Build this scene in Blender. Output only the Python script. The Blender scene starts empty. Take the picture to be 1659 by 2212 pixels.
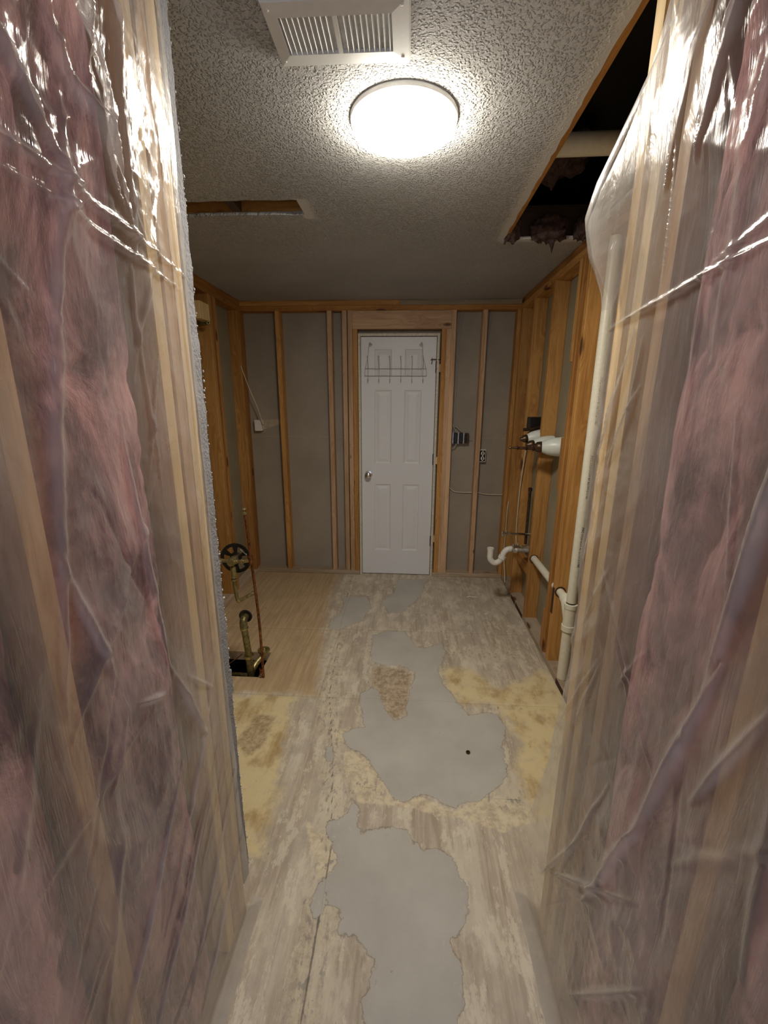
import bpy, bmesh, math, random
import numpy as np
from mathutils import Vector, Matrix
random.seed(7); rng = np.random.default_rng(11)
S = bpy.context.scene
COL = S.collection

# ------------------------------------------------------------------ camera
H_CAM, YAW, PITCH, ROLL, FPX = 1.5177, 0.0563, 0.2487, 0.0053, 920.65
cy_, sy_, cp_, sp_ = math.cos(YAW), math.sin(YAW), math.cos(PITCH), math.sin(PITCH)
Fv = Vector((-sy_*cp_, cy_*cp_, -sp_)); Rv = Vector((cy_, sy_, 0)); Uv = Rv.cross(Fv)
Rr = math.cos(ROLL)*Rv + math.sin(ROLL)*Uv; Ur = -math.sin(ROLL)*Rv + math.cos(ROLL)*Uv
cam = bpy.data.cameras.new('camera'); cam.sensor_fit = 'VERTICAL'; cam.sensor_height = 36
cam.lens = FPX/2212*36; cam.clip_start = .02
co = bpy.data.objects.new('camera', cam); COL.objects.link(co)
M = Matrix((Rr, Ur, -Fv)).transposed().to_4x4(); M.translation = (0, 0, H_CAM); co.matrix_world = M
S.camera = co
# ------------------------------------------------------------------ world, lights, exposure
W = bpy.data.worlds.new('world'); S.world = W; W.use_nodes = True
W.node_tree.nodes['Background'].inputs[0].default_value = (.62, .74, 1, 1)
W.node_tree.nodes['Background'].inputs[1].default_value = 1.0
def area(name, loc, rot, sx, sy, power, color, spread=math.pi):
    l = bpy.data.lights.new(name, 'AREA'); l.shape = 'RECTANGLE'; l.size = sx; l.size_y = sy
    l.energy = power; l.color = color; l.spread = spread
    o = bpy.data.objects.new(name, l); COL.objects.link(o); o.location = loc; o.rotation_euler = rot
    return o
# daylight entering through the window behind the photographer
area('window_daylight', (0, -1.68, 1.35), (math.radians(90), 0, math.pi), .9, 1.3, 100, (.36, .42, 1))
S.view_settings.view_transform = 'Standard'; S.view_settings.look = 'None'
S.view_settings.gamma = 1; S.view_settings.use_curve_mapping = False
S.view_settings.exposure = 1.45
LAMP_STRENGTH = 36

# ------------------------------------------------------------------ helpers
def tag(o, label=None, cat=None, group=None, kind=None):
    if label: o['label'] = label
    if cat: o['category'] = cat
    if group: o['group'] = group
    if kind: o['kind'] = kind
    return o
def link(name, me, mat=None, parent=None, smooth=False):
    o = bpy.data.objects.new(name, me); COL.objects.link(o)
    if mat and not me.materials: me.materials.append(mat)
    if parent: o.parent = parent
    if smooth:
        me.polygons.foreach_set('use_smooth', [True]*len(me.polygons))
    return o
def empty(name, loc=(0, 0, 0), label=None, cat=None, group=None):
    o = bpy.data.objects.new(name, None); COL.objects.link(o); o.location = loc; o.empty_display_size = .05
    return tag(o, label, cat, group)
def fix(o, parent):
    """parent an object given in world coordinates to a thing"""
    o.parent = parent
    o.matrix_parent_inverse = Matrix.Translation(-Vector(parent.location)) if parent.type == 'EMPTY' else Matrix.Identity(4)
    return o
def pydata(name, v, f):
    me = bpy.data.meshes.new(name); me.from_pydata(v, [], f); me.update(); return me
def box_bm(bm, lo, hi, bev=0.0):
    lo, hi = Vector(lo), Vector(hi)
    r = bmesh.ops.create_cube(bm, size=1)['verts']
    bmesh.ops.scale(bm, vec=hi-lo, verts=r); bmesh.ops.translate(bm, vec=(lo+hi)/2, verts=r)
    if bev:
        es = list({e for v in r for e in v.link_edges})
        bmesh.ops.bevel(bm, geom=es, offset=bev, segments=1, affect='EDGES')
def box(name, lo, hi, mat, parent=None, bev=0.0):
    bm = bmesh.new(); box_bm(bm, lo, hi, bev)
    me = bpy.data.meshes.new(name); bm.to_mesh(me); bm.free()
    o = link(name, me, mat)
    if parent: fix(o, parent)
    return o
def board(name, p0, p1, wx, wy, side, mat, parent=None, bev=.0025, warp=0.0):
    """lumber from p0 to p1: length is local z, wx along 'side', wy across"""
    p0, p1, side = Vector(p0), Vector(p1), Vector(side)
    d = p1-p0; L = d.length; z = d.normalized(); x = (side-side.dot(z)*z).normalized(); y = z.cross(x)
    bm = bmesh.new(); box_bm(bm, (-wx/2, -wy/2, 0), (wx/2, wy/2, L))
    long = [e for e in bm.edges if abs((e.verts[0].co-e.verts[1].co).z) > L*.9]
    if bev: bmesh.ops.bevel(bm, geom=long, offset=bev, segments=1, affect='EDGES')
    me = bpy.data.meshes.new(name); bm.to_mesh(me); bm.free()
    o = link(name, me, mat)
    m = Matrix((x, y, z)).transposed().to_4x4(); m.translation = p0
    if parent:
        o.parent = parent
        o.matrix_parent_inverse = Matrix.Translation(-Vector(parent.location)) if parent.type == 'EMPTY' else Matrix.Identity(4)
    o.matrix_basis = m
    return o
def smooth_path(pts, n=6):
    P = [Vector(p) for p in pts]
    if len(P) < 3 or n < 2: return P
    out = []
    for i in range(len(P)-1):
        a, b, c, d = P[max(i-1, 0)], P[i], P[i+1], P[min(i+2, len(P)-1)]
        for k in range(n):
            t = k/n
            out.append(.5*((2*b)+(-a+c)*t+(2*a-5*b+4*c-d)*t*t+(-a+3*b-3*c+d)*t**3))
    out.append(P[-1]); return out
def tube_bm(bm, pts, r, seg=10, cap=True, radii=None):
    P = [Vector(p) for p in pts]; rings = []
    up = None
    for i, p in enumerate(P):
        t = (P[min(i+1, len(P)-1)]-P[max(i-1, 0)]).normalized()
        if up is None:
            up = t.orthogonal().normalized()
        else:
            up = (up-up.dot(t)*t).normalized()
        b = t.cross(up); rr = radii[i] if radii else r
        rings.append([bm.verts.new(p+rr*(math.cos(a)*up+math.sin(a)*b)) for a in [2*math.pi*k/seg for k in range(seg)]])
    for A, B in zip(rings, rings[1:]):
        for k in range(seg):
            bm.faces.new((A[k], A[(k+1) % seg], B[(k+1) % seg], B[k]))
    if cap:
        bm.faces.new(rings[0][::-1]); bm.faces.new(rings[-1])
def tube(name, pts, r, mat, parent=None, seg=10, n=1, radii=None, cap=True):
    bm = bmesh.new(); tube_bm(bm, smooth_path(pts, n) if n > 1 else pts, r, seg, cap, radii)
    me = bpy.data.meshes.new(name); bm.to_mesh(me); bm.free()
    o = link(name, me, mat, smooth=True)
    try: me.set_sharp_from_angle(angle=.9)
    except Exception: pass
    if parent: fix(o, parent)
    return o
def lathe(name, prof, o0, axis, mat, parent=None, seg=32):
    """profile of (distance along axis, radius)"""
    ax = Vector(axis).normalized(); o0 = Vector(o0)
    u = ax.orthogonal().normalized(); w = ax.cross(u); bm = bmesh.new(); rings = []
    for h, r in prof:
        if r < 1e-5: rings.append([bm.verts.new(o0+ax*h)])
        else: rings.append([bm.verts.new(o0+ax*h+r*(math.cos(2*math.pi*k/seg)*u+math.sin(2*math.pi*k/seg)*w)) for k in range(seg)])
    for A, B in zip(rings, rings[1:]):
        for k in range(seg):
            k2 = (k+1) % seg
            if len(A) == 1 and len(B) == 1: continue
            if len(A) == 1: bm.faces.new((A[0], B[k2], B[k]))
            elif len(B) == 1: bm.faces.new((A[k], A[k2], B[0]))
            else: bm.faces.new((A[k], A[k2], B[k2], B[k]))
    bmesh.ops.recalc_face_normals(bm, faces=bm.faces)
    me = bpy.data.meshes.new(name); bm.to_mesh(me); bm.free()
    o = link(name, me, mat, smooth=True)
    try: me.set_sharp_from_angle(angle=.7)
    except Exception: pass
    if parent: fix(o, parent)
    return o
def vnoise(x, y, seed, fx, fy):
    """smooth value noise on arrays"""
    r = np.random.default_rng(seed).random((64, 64))
    X, Y = x*fx, y*fy; xi, yi = np.floor(X).astype(int), np.floor(Y).astype(int)
    fx_, fy_ = X-xi, Y-yi; fx_ = fx_*fx_*(3-2*fx_); fy_ = fy_*fy_*(3-2*fy_)
    g = lambda a, b: r[a % 64, b % 64]
    return (g(xi, yi)*(1-fx_)+g(xi+1, yi)*fx_)*(1-fy_)+(g(xi, yi+1)*(1-fx_)+g(xi+1, yi+1)*fx_)*fy_
def fbm(x, y, seed, fx, fy, oct=4, ridged=False):
    s = 0; a = 1; t = 0
    for k in range(oct):
        n = vnoise(x, y, seed+k*17, fx*2**k, fy*2**k)
        if ridged: n = 1-abs(2*n-1)
        s = s+a*n; t += a; a *= .5
    return s/t
def grid_mesh(name, X, Y, Z, attrs=None):
    n, m = X.shape
    v = np.stack([X, Y, Z], -1).reshape(-1, 3)
    i = np.arange(n*m).reshape(n, m)
    q = np.stack([i[:-1, :-1], i[1:, :-1], i[1:, 1:], i[:-1, 1:]], -1).reshape(-1, 4)
    me = bpy.data.meshes.new(name)
    me.vertices.add(len(v)); me.vertices.foreach_set('co', v.ravel().astype(np.float32))
    me.loops.add(q.size); me.loops.foreach_set('vertex_index', q.ravel().astype(np.int32))
    me.polygons.add(len(q)); me.polygons.foreach_set('loop_start', np.arange(0, q.size, 4).astype(np.int32))
    me.update(calc_edges=True); me.validate()
    me.polygons.foreach_set('use_smooth', [True]*len(q))
    for k, a in (attrs or {}).items():
        at = me.attributes.new(k, 'FLOAT', 'POINT'); at.data.foreach_set('value', a.ravel().astype(np.float32))
    return me

# ------------------------------------------------------------------ materials
class NG:
    def __init__(s, name):
        s.m = bpy.data.materials.new(name); s.m.use_nodes = True; s.t = s.m.node_tree; s.t.nodes.clear()
        s.out = s.n('ShaderNodeOutputMaterial')
    def n(s, ty, ins=None, **kw):
        nd = s.t.nodes.new(ty)
        for k, v in kw.items(): setattr(nd, k, v)
        for k, v in (ins or {}).items():
            sock = nd.inputs[k]
            if isinstance(v, bpy.types.NodeSocket): s.t.links.new(v, sock)
            elif isinstance(v, bpy.types.Node): s.t.links.new(v.outputs[0], sock)
            else:
                if isinstance(v, (tuple, list)) and len(v) == 3 and sock.type == 'RGBA': v = (*v, 1)
                sock.default_value = v
        return nd
    def math(s, op, a, b=0.0, c=None, clamp=False):
        d = {0: a, 1: b}
        if c is not None: d[2] = c
        return s.n('ShaderNodeMath', d, operation=op, use_clamp=clamp).outputs[0]
    def mix(s, f, a, b, ty='MIX'):
        nd = s.n('ShaderNodeMix', data_type='RGBA', blend_type=ty)
        for k, v in ((0, f), (6, a), (7, b)):
            if isinstance(v, bpy.types.NodeSocket): s.t.links.new(v, nd.inputs[k])
            else: nd.inputs[k].default_value = (*v, 1) if isinstance(v, tuple) and len(v) == 3 else v
        return nd.outputs[2]
    def noise(s, vec, scale, detail=4, rough=.55, dist=0.0):
        return s.n('ShaderNodeTexNoise', {'Vector': vec, 'Scale': scale, 'Detail': detail, 'Roughness': rough, 'Distortion': dist}).outputs[0]
    def scale(s, vec, sc):
        return s.n('ShaderNodeVectorMath', {0: vec, 1: sc}, operation='MULTIPLY').outputs[0]
    def ramp(s, f, lo, hi, a=0.0, b=1.0):
        return s.n('ShaderNodeMapRange', {0: f, 1: lo, 2: hi, 3: a, 4: b}, interpolation_type='SMOOTHSTEP').outputs[0]
    def bump(s, h, strength, dist):
        return s.n('ShaderNodeBump', {'Height': h, 'Strength': strength, 'Distance': dist}).outputs[0]
    def end(s, sh):
        s.t.links.new(sh.outputs[0] if isinstance(sh, bpy.types.Node) else sh, s.out.inputs[0]); return s.m
def pbr(g, color, rough=.6, metal=0.0, normal=None, spec=.5, **kw):
    d = {'Base Color': color, 'Roughness': rough, 'Metallic': metal, 'Specular IOR Level': spec}
    if normal is not None: d['Normal'] = normal
    d.update(kw)
    return g.n('ShaderNodeBsdfPrincipled', d)
def plain(name, color, rough=.5, metal=0.0, bumpy=0.0, bscale=60, var=.12, **kw):
    g = NG(name); tc = g.n('ShaderNodeTexCoord').outputs['Object']
    nz = g.noise(tc, bscale, 5); col = g.mix(g.ramp(nz, .3, .7), tuple(c*(1-var) for c in color), tuple(min(1, c*(1+var)) for c in color))
    nm = g.bump(nz, 1, bumpy) if bumpy else None
    return g.end(pbr(g, col, rough, metal, nm, **kw))
def wood(name, c1, c2, knot=(.075, .022, .008), kn=.85, worn=0.0):
    g = NG(name); tc = g.n('ShaderNodeTexCoord').outputs['Object']
    rnd = g.n('ShaderNodeObjectInfo').outputs['Random']
    off = g.n('ShaderNodeCombineXYZ', {0: g.math('MULTIPLY', rnd, 13.7), 1: g.math('MULTIPLY', rnd, 7.3), 2: g.math('MULTIPLY', rnd, 31)}).outputs[0]
    v = g.n('ShaderNodeVectorMath', {0: tc, 1: off}, operation='ADD').outputs[0]
    # knots
    kv = g.scale(v, (9, 9, 3.4)); vo = g.n('ShaderNodeTexVoronoi', {'Vector': kv, 'Scale': 1.0, 'Randomness': 1.0})
    kd = vo.outputs['Distance']
    pick = g.n('ShaderNodeSeparateColor', {0: vo.outputs['Color']}).outputs[0]
    kr = g.math('MULTIPLY', g.ramp(pick, 1-kn, 1, .03, .20), 1.0)
    km = g.math('SUBTRACT', 1.0, g.ramp(g.math('DIVIDE', kd, g.math('ADD', kr, .001)), .55, 1.1))
    km = g.math('MULTIPLY', km, g.ramp(pick, 1-kn, 1-kn+.05))
    halo = g.math('SUBTRACT', 1.0, g.ramp(kd, .0, .5))
    # grain
    warp = g.noise(g.scale(v, (6, 6, 1.2)), 1, 3)
    gv = g.n('ShaderNodeVectorMath', {0: g.scale(v, (70, 70, 2.2)), 1: g.n('ShaderNodeCombineXYZ', {0: g.math('MULTIPLY', warp, 10.0), 1: g.math('MULTIPLY', halo, 5.0)}).outputs[0]}, operation='ADD').outputs[0]
    gr = g.noise(gv, 1.0, 5, .6)
    big = g.noise(g.scale(v, (5, 5, .9)), 1.0, 3)
    f = g.math('ADD', g.math('MULTIPLY', gr, .6), g.math('MULTIPLY', big, .55))
    col = g.mix(g.ramp(f, .36, .74), c1, c2)
    tint = g.math('ADD', g.math('MULTIPLY', rnd, .3), .85)
    col = g.mix(1.0, col, g.n('ShaderNodeCombineColor', {0: tint, 1: tint, 2: tint}).outputs[0], 'MULTIPLY')
    col = g.mix(g.math('MULTIPLY', km, .88), col, knot)
    if worn:
        wn = g.ramp(g.noise(v, 9, 6, .7), .6, .75); col = g.mix(g.math('MULTIPLY', wn, worn), col, (.5, .47, .42))
    return g.end(pbr(g, col, .62, normal=g.bump(gr, .35, .002), spec=.3))

M_WOOD_O = wood('orange_pine', (.33, .145, .035), (.60, .32, .10))
M_WOOD_D = wood('dark_orange_pine', (.26, .105, .022), (.47, .225, .06))
M_WOOD_P = wood('pinkish_pine', (.42, .25, .13), (.68, .45, .27))
M_WOOD_PALE = wood('pale_pine', (.56, .38, .17), (.82, .62, .34), kn=.3)
M_WOOD_GREY = wood('grey_weathered_pine', (.20, .15, .09), (.34, .26, .17), worn=.4)
M_JOIST = wood('shaded_attic_joist', (.05, .032, .02), (.10, .065, .04))  # pine darkened so the attic looks unlit; its shade is in the colour
M_PLATE = wood('dusty_bottom_plate', (.34, .25, .16), (.55, .45, .34), worn=.8)
M_NOTCH = plain('dark_brown_mark', (.06, .025, .01), .9, bumpy=.002)  # flat dark brown for shade in notches and holes, also for plate marks

def panel_mat(name, c, stain=True):
    g = NG(name); tc = g.n('ShaderNodeTexCoord').outputs['Object']
    a = g.noise(tc, 2.2, 5, .6); b = g.noise(tc, 160, 3)
    col = g.mix(g.ramp(a, .3, .7), tuple(k*.88 for k in c), tuple(k*1.08 for k in c))
    if stain:
        sp = g.ramp(g.noise(g.scale(tc, (3, 3, 14)), 1, 5, .65), .72, .78)
        col = g.mix(g.math('MULTIPLY', sp, .3), col, (.12, .09, .07))
    return g.end(pbr(g, col, .8, normal=g.bump(b, .3, .001), spec=.2))
M_GREYBOARD = panel_mat('grey_backing_board', (.36, .315, .25))
M_TANBOARD = panel_mat('tan_backing_board', (.33, .29, .20))
M_DRYWALL = plain('crumbly_gypsum', (.28, .28, .30), .95, bumpy=.003, bscale=150)
M_DRYCHALK = plain('white_gypsum_crumbs', (.75, .74, .72), .95, bumpy=.003, bscale=90)

def popcorn():
    g = NG('popcorn_ceiling'); tc = g.n('ShaderNodeTexCoord').outputs['Object']
    w = g.noise(tc, 30, 2)
    v = g.n('ShaderNodeVectorMath', {0: tc, 1: g.scale(g.n('ShaderNodeTexNoise', {'Vector': tc, 'Scale': 60.0, 'Detail': 2.0}).outputs['Color'], (.02, .02, .02))}, operation='ADD').outputs[0]
    d = g.n('ShaderNodeTexVoronoi', {'Vector': v, 'Scale': 125.0, 'Smoothness': .5}, feature='SMOOTH_F1').outputs['Distance']
    d2 = g.noise(tc, 190, 4, .65)
    h = g.math('ADD', g.ramp(d, .55, .15), g.math('MULTIPLY', d2, 1.0))
    mask = g.ramp(g.n('ShaderNodeAttribute', attribute_name='smooth').outputs['Fac'], 0, 1, 1, 0)
    h = g.math('MULTIPLY', h, mask)
    big = g.ramp(g.noise(tc, 1.7, 4), .3, .7)
    col = g.mix(big, (.60, .59, .57), (.69, .68, .66))
    return g.end(pbr(g, col, .8, normal=g.bump(h, 1.0, .0085), spec=.25))
M_CEIL = popcorn()

def floor_mat():
    g = NG('patched_plywood'); geo = g.n('ShaderNodeNewGeometry').outputs['Position']
    at = lambda n: g.n('ShaderNodeAttribute', attribute_name=n).outputs['Fac']
    e1 = g.noise(geo, 28, 6, .65); e2 = g.noise(geo, 9, 5, .6)
    edge = g.math('ADD', g.math('MULTIPLY', g.math('SUBTRACT', e1, .5), .05), g.math('MULTIPLY', g.math('SUBTRACT', e2, .5), .06))
    streak = g.noise(g.scale(geo, (55, 2.6, 1)), 1, 6, .65, .6)
    streak2 = g.noise(g.scale(geo, (140, 7, 1)), 1, 5, .7)
    wide = g.noise(g.scale(geo, (9, 1.4, 1)), 1, 5, .6)
    blot = g.noise(geo, 5.5, 7, .68)
    ply = g.mix(g.ramp(streak, .30, .72), (.40, .33, .25), (.64, .56, .44))
    ply = g.mix(g.math('MULTIPLY', g.ramp(wide, .42, .62), .75), ply, (.68, .61, .50))
    ply = g.mix(g.math('MULTIPLY', g.ramp(streak2, .54, .70), .5), ply, (.29, .225, .17))
    ply = g.mix(g.math('MULTIPLY', g.ramp(blot, .46, .62), .6), ply, (.44, .37, .31))
    ply = g.mix(g.math('MULTIPLY', g.ramp(g.noise(g.scale(geo, (3.4, 1.6, 1)), 2, 6, .7), .50, .60), .55), ply, (.74, .67, .55))
    # left over pale adhesive
    scr = g.ramp(g.noise(g.scale(geo, (16, 6, 1)), 1, 8, .75), .53, .58)
    ply = g.mix(g.math('MULTIPLY', scr, .6), ply, (.78, .71, .57))
    cleanc = g.mix(g.ramp(streak, .35, .68), (.47, .34, .20), (.62, .47, .29))
    cleanc = g.mix(g.math('MULTIPLY', g.ramp(blot, .45, .7), .5), cleanc, (.42, .30, .185))
    cl = g.ramp(g.math('ADD', at('clean'), g.math('MULTIPLY', edge, 2.2)), -.03, .05)
    col = g.mix(cl, ply, cleanc)
    # yellow glue stained zones
    ylc = g.mix(g.ramp(g.noise(g.scale(geo, (1, .7, 1)), 7.5, 7, .62), .46, .66), (.76, .64, .38), (.47, .33, .16))
    ylc = g.mix(g.math('MULTIPLY', g.ramp(streak, .45, .7), .45), ylc, (.74, .62, .34))
    yl = g.ramp(g.math('ADD', at('yellow'), g.math('MULTIPLY', edge, 1.8)), -.02, .05)
    yl = g.math('MULTIPLY', yl, g.ramp(g.noise(geo, 18, 6, .7), .30, .48, .5, 1))
    col = g.mix(yl, col, ylc)
    crc = g.mix(g.ramp(g.noise(geo, 25, 6, .7), .4, .65), (.80, .70, .50), (.52, .42, .30))
    cr = g.ramp(g.math('ADD', at('cream'), edge), -.006, .008)
    col = g.mix(g.math('MULTIPLY', cr, .85), col, crc)
    brc = g.mix(g.ramp(g.noise(geo, 30, 7, .75), .4, .6), (.27, .17, .085), (.55, .44, .30))
    br = g.ramp(g.math('ADD', at('brown'), edge), -.01, .02)
    col = g.mix(g.math('MULTIPLY', br, .7), col, brc)
    # dark flecks
    fl = g.ramp(g.noise(g.scale(geo, (42, 20, 1)), 1, 3, .5), .70, .76)
    col = g.mix(g.math('MULTIPLY', fl, .6), col, (.16, .12, .09))
    # dirty crack in the middle sheet, with whitish residue around it
    ck = at('crack')
    near = g.math('SUBTRACT', 1.0, g.ramp(ck, .0, .10))
    rs = g.math('MULTIPLY', near, g.ramp(g.noise(geo, 40, 8, .75), .46, .54))
    col = g.mix(g.math('MULTIPLY', rs, .65), col, (.70, .62, .45))
    gs = g.math('MULTIPLY', near, g.ramp(g.noise(g.scale(geo, (50, 25, 1)), 1, 5, .7), .55, .60))
    col = g.mix(g.math('MULTIPLY', gs, .7), col, (.28, .25, .225))
    line = g.math('SUBTRACT', 1.0, g.ramp(g.math('ADD', ck, g.math('MULTIPLY', g.math('SUBTRACT', e1, .5), .006)), .0012, .0045))
    col = g.mix(g.math('MULTIPLY', line, .75), col, (.13, .11, .09))
    # smooth grey levelling compound
    cs = g.math('ADD', at('compound'), g.math('MULTIPLY', edge, .95))
    cm = g.ramp(cs, -.0015, .0025)
    worn_ = g.math('MULTIPLY', g.ramp(g.math('SUBTRACT', .05, cs), 0, .05), g.ramp(g.noise(geo, 45, 6, .7), .56, .62))
    cc = g.mix(g.ramp(g.noise(geo, 3, 5, .6), .3, .7), (.47, .45, .41), (.56, .54, .495))
    cc = g.mix(g.math('MULTIPLY', g.ramp(g.noise(geo, 38, 2), .74, .78), .5), cc, (.27, .24, .21))
    col = g.mix(g.math('MULTIPLY', cm, g.math('SUBTRACT', 1.0, g.math('MULTIPLY', worn_, .55))), col, cc)
    rim = g.math('MULTIPLY', g.ramp(cs, -.006, -.001), g.math('SUBTRACT', 1.0, g.ramp(cs, -.001, .001)))
    col = g.mix(g.math('MULTIPLY', rim, .55), col, (.22, .19, .16))
    h = g.math('ADD', g.math('MULTIPLY', g.ramp(cs, -.004, .004), 1.6), g.math('MULTIPLY', g.math('ADD', streak2, g.math('MULTIPLY', e1, .6)), g.math('SUBTRACT', 1.0, g.math('MULTIPLY', cm, .9))))
    h = g.math('SUBTRACT', h, line)
    return g.end(pbr(g, col, .6, normal=g.bump(h, .55, .0018), spec=.3))
M_FLOOR = floor_mat()

def film_mat(name, haze, fold_dir, bstr, mc):
    g = NG(name); tc = g.n('ShaderNodeTexCoord').outputs['Object']
    w1 = g.noise(g.scale(tc, (12, 16, 7)), 1, 4, .55, 1.4)
    w2 = g.noise(g.scale(tc, (60, 80, 34)), 1, 3, .55, .8)
    w3 = g.noise(g.n('ShaderNodeMapping', {'Vector': tc, 'Rotation': (fold_dir, 0, 0), 'Scale': (10, 60, 5)}).outputs[0], 1, 4, .6, .8)
    rid = g.math('SUBTRACT', 1.0, g.math('ABSOLUTE', g.math('SUBTRACT', g.math('MULTIPLY', w3, 2.0), 1.0)))
    h = g.math('ADD', g.math('MULTIPLY', w1, .9), g.math('ADD', g.math('MULTIPLY', w2, .12), g.math('MULTIPLY', rid, .4)))
    nm = g.bump(h, bstr, .005)
    fc = g.n('ShaderNodeLayerWeight', {'Blend': .5, 'Normal': nm}).outputs['Facing']
    fr = g.math('ADD', .05, g.math('MULTIPLY', g.math('POWER', fc, 4.0), .8))
    lw = g.n('ShaderNodeLayerWeight', {'Blend': .25, 'Normal': nm}).outputs['Facing']
    cre = g.n('ShaderNodeAttribute', attribute_name='crease').outputs['Fac']
    dust = g.math('MULTIPLY', g.ramp(g.noise(g.scale(tc, (4, 5, 3)), 1, 5, .6), .35, .7), .20)
    milky = g.math('ADD', g.math('ADD', g.math('ADD', haze, dust), g.math('MULTIPLY', lw, .16)), g.math('MULTIPLY', cre, .28), clamp=True)
    dif = g.n('ShaderNodeBsdfDiffuse', {'Color': (*mc, 1), 'Normal': nm})
    trl = g.n('ShaderNodeBsdfTranslucent', {'Color': (*mc, 1), 'Normal': nm})
    mk = g.n('ShaderNodeMixShader', {0: .4, 1: dif.outputs[0], 2: trl.outputs[0]})
    tr = g.n('ShaderNodeBsdfTransparent', {'Color': (.96, .95, .93, 1)})
    base = g.n('ShaderNodeMixShader', {0: milky, 1: tr.outputs[0], 2: mk.outputs[0]})
    gl = g.n('ShaderNodeBsdfGlossy', {'Color': (1, 1, 1, 1), 'Roughness': .2, 'Normal': nm})
    fin = g.n('ShaderNodeMixShader', {0: g.math('MULTIPLY', fr, 1.1, clamp=True), 1: base.outputs[0], 2: gl.outputs[0]})
    return g.end(fin)
M_FILM_L = film_mat('clear_poly_film', .16, .5, .62, (.84,.82,.82))
M_FILM_R = film_mat('milky_poly_film', .18, -.3, .42, (.84,.82,.80))

def insul():
    g = NG('pink_fibreglass'); tc = g.n('ShaderNodeTexCoord').outputs['Object']
    a = g.noise(g.scale(tc, (7, 9, 4.2)), 1, 7, .7, .6); b = g.noise(g.scale(tc, (60, 90, 25)), 1, 5, .7)
    col = g.mix(g.ramp(a, .36, .64), (.15, .062, .085), (.74, .43, .45))
    col = g.mix(g.math('MULTIPLY', g.ramp(b, .5, .75), .3), col, (.66, .48, .46))
    return g.end(pbr(g, col, .95, normal=g.bump(g.math('ADD', a, g.math('MULTIPLY', b, .4)), .7, .012), spec=.05))
M_INS = insul()
M_INSDARK = plain('shaded_attic_fibreglass', (.085, .05, .045), .95, bumpy=.01, bscale=50, var=.4)  # attic shade is put into this dark fibreglass colour
M_WHITEPAINT = plain('white_door_paint', (.80, .81, .82), .42, bumpy=.0003, bscale=120, var=.02)
M_JAMB = plain('cream_jamb_paint', (.66, .60, .48), .5, bumpy=.0008, var=.15)
M_PVC = plain('off_white_pvc', (.80, .77, .64), .38, var=.04)
M_TRAP = plain('bright_white_pvc', (.80, .78, .72), .35, var=.05)
M_TRAPD = plain('dirty_grey_pvc', (.36, .33, .31), .6, var=.35)
M_CHROME = plain('chrome', (.75, .74, .72), .14, 1.0, var=.05)
M_BRASS = plain('tarnished_brass', (.40, .34, .17), .38, .85, bumpy=.001, var=.35)
M_BRASSG = plain('dull_green_brass', (.22, .20, .09), .45, .7, bumpy=.001, var=.4)
M_COPPER = plain('aged_copper', (.24, .095, .04), .45, .8, var=.5)
M_DARKPIPE = plain('dark_patina_pipe', (.08, .045, .025), .5, .5, var=.4)
M_BLACK = plain('black_plastic', (.012, .012, .012), .35)
M_BRONZE = plain('oil_rubbed_bronze', (.10, .06, .035), .38, .7, var=.3)
M_WHITE = plain('white_plastic', (.78, .77, .73), .4, var=.03)
M_CABLE = plain('pale_cable_jacket', (.66, .58, .44), .55, var=.1)
M_CABLEG = plain('grey_cable_jacket', (.42, .39, .34), .55, var=.1)
M_RED = plain('red_pipe', (.33, .02, .012), .4, var=.1)
M_STEEL = plain('galvanised_steel', (.42, .42, .42), .4, .8, var=.2)
M_SHADE = plain('frosted_glass_shade', (.80, .80, .74), .35, var=.03, **{'Subsurface Weight': .15})
M_VENT = plain('white_vent_enamel', (.78, .79, .77), .4, var=.02)
M_WIRE = plain('silver_wire', (.50, .48, .44), .35, .6, var=.05)
M_PAPER = plain('torn_paper_face', (.46, .38, .27), .9, bumpy=.002, bscale=40)
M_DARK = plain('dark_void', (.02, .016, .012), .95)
M_INK = plain('black_print', (.05, .05, .06), .6)
g = NG('lamp_diffuser_light')
M_LAMP = g.end(g.n('ShaderNodeEmission', {'Color': (1.0, .93, .81, 1), 'Strength': LAMP_STRENGTH}))

# ------------------------------------------------------------------ room dimensions
D, H = 3.63, 2.306          # stud face of the far wall, ceiling height
XL, XR = -1.369, .85        # stud faces of the side walls
NL, NR = -.471, .414        # stud faces of the two near wing walls
T = .089
PL = .038

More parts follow.
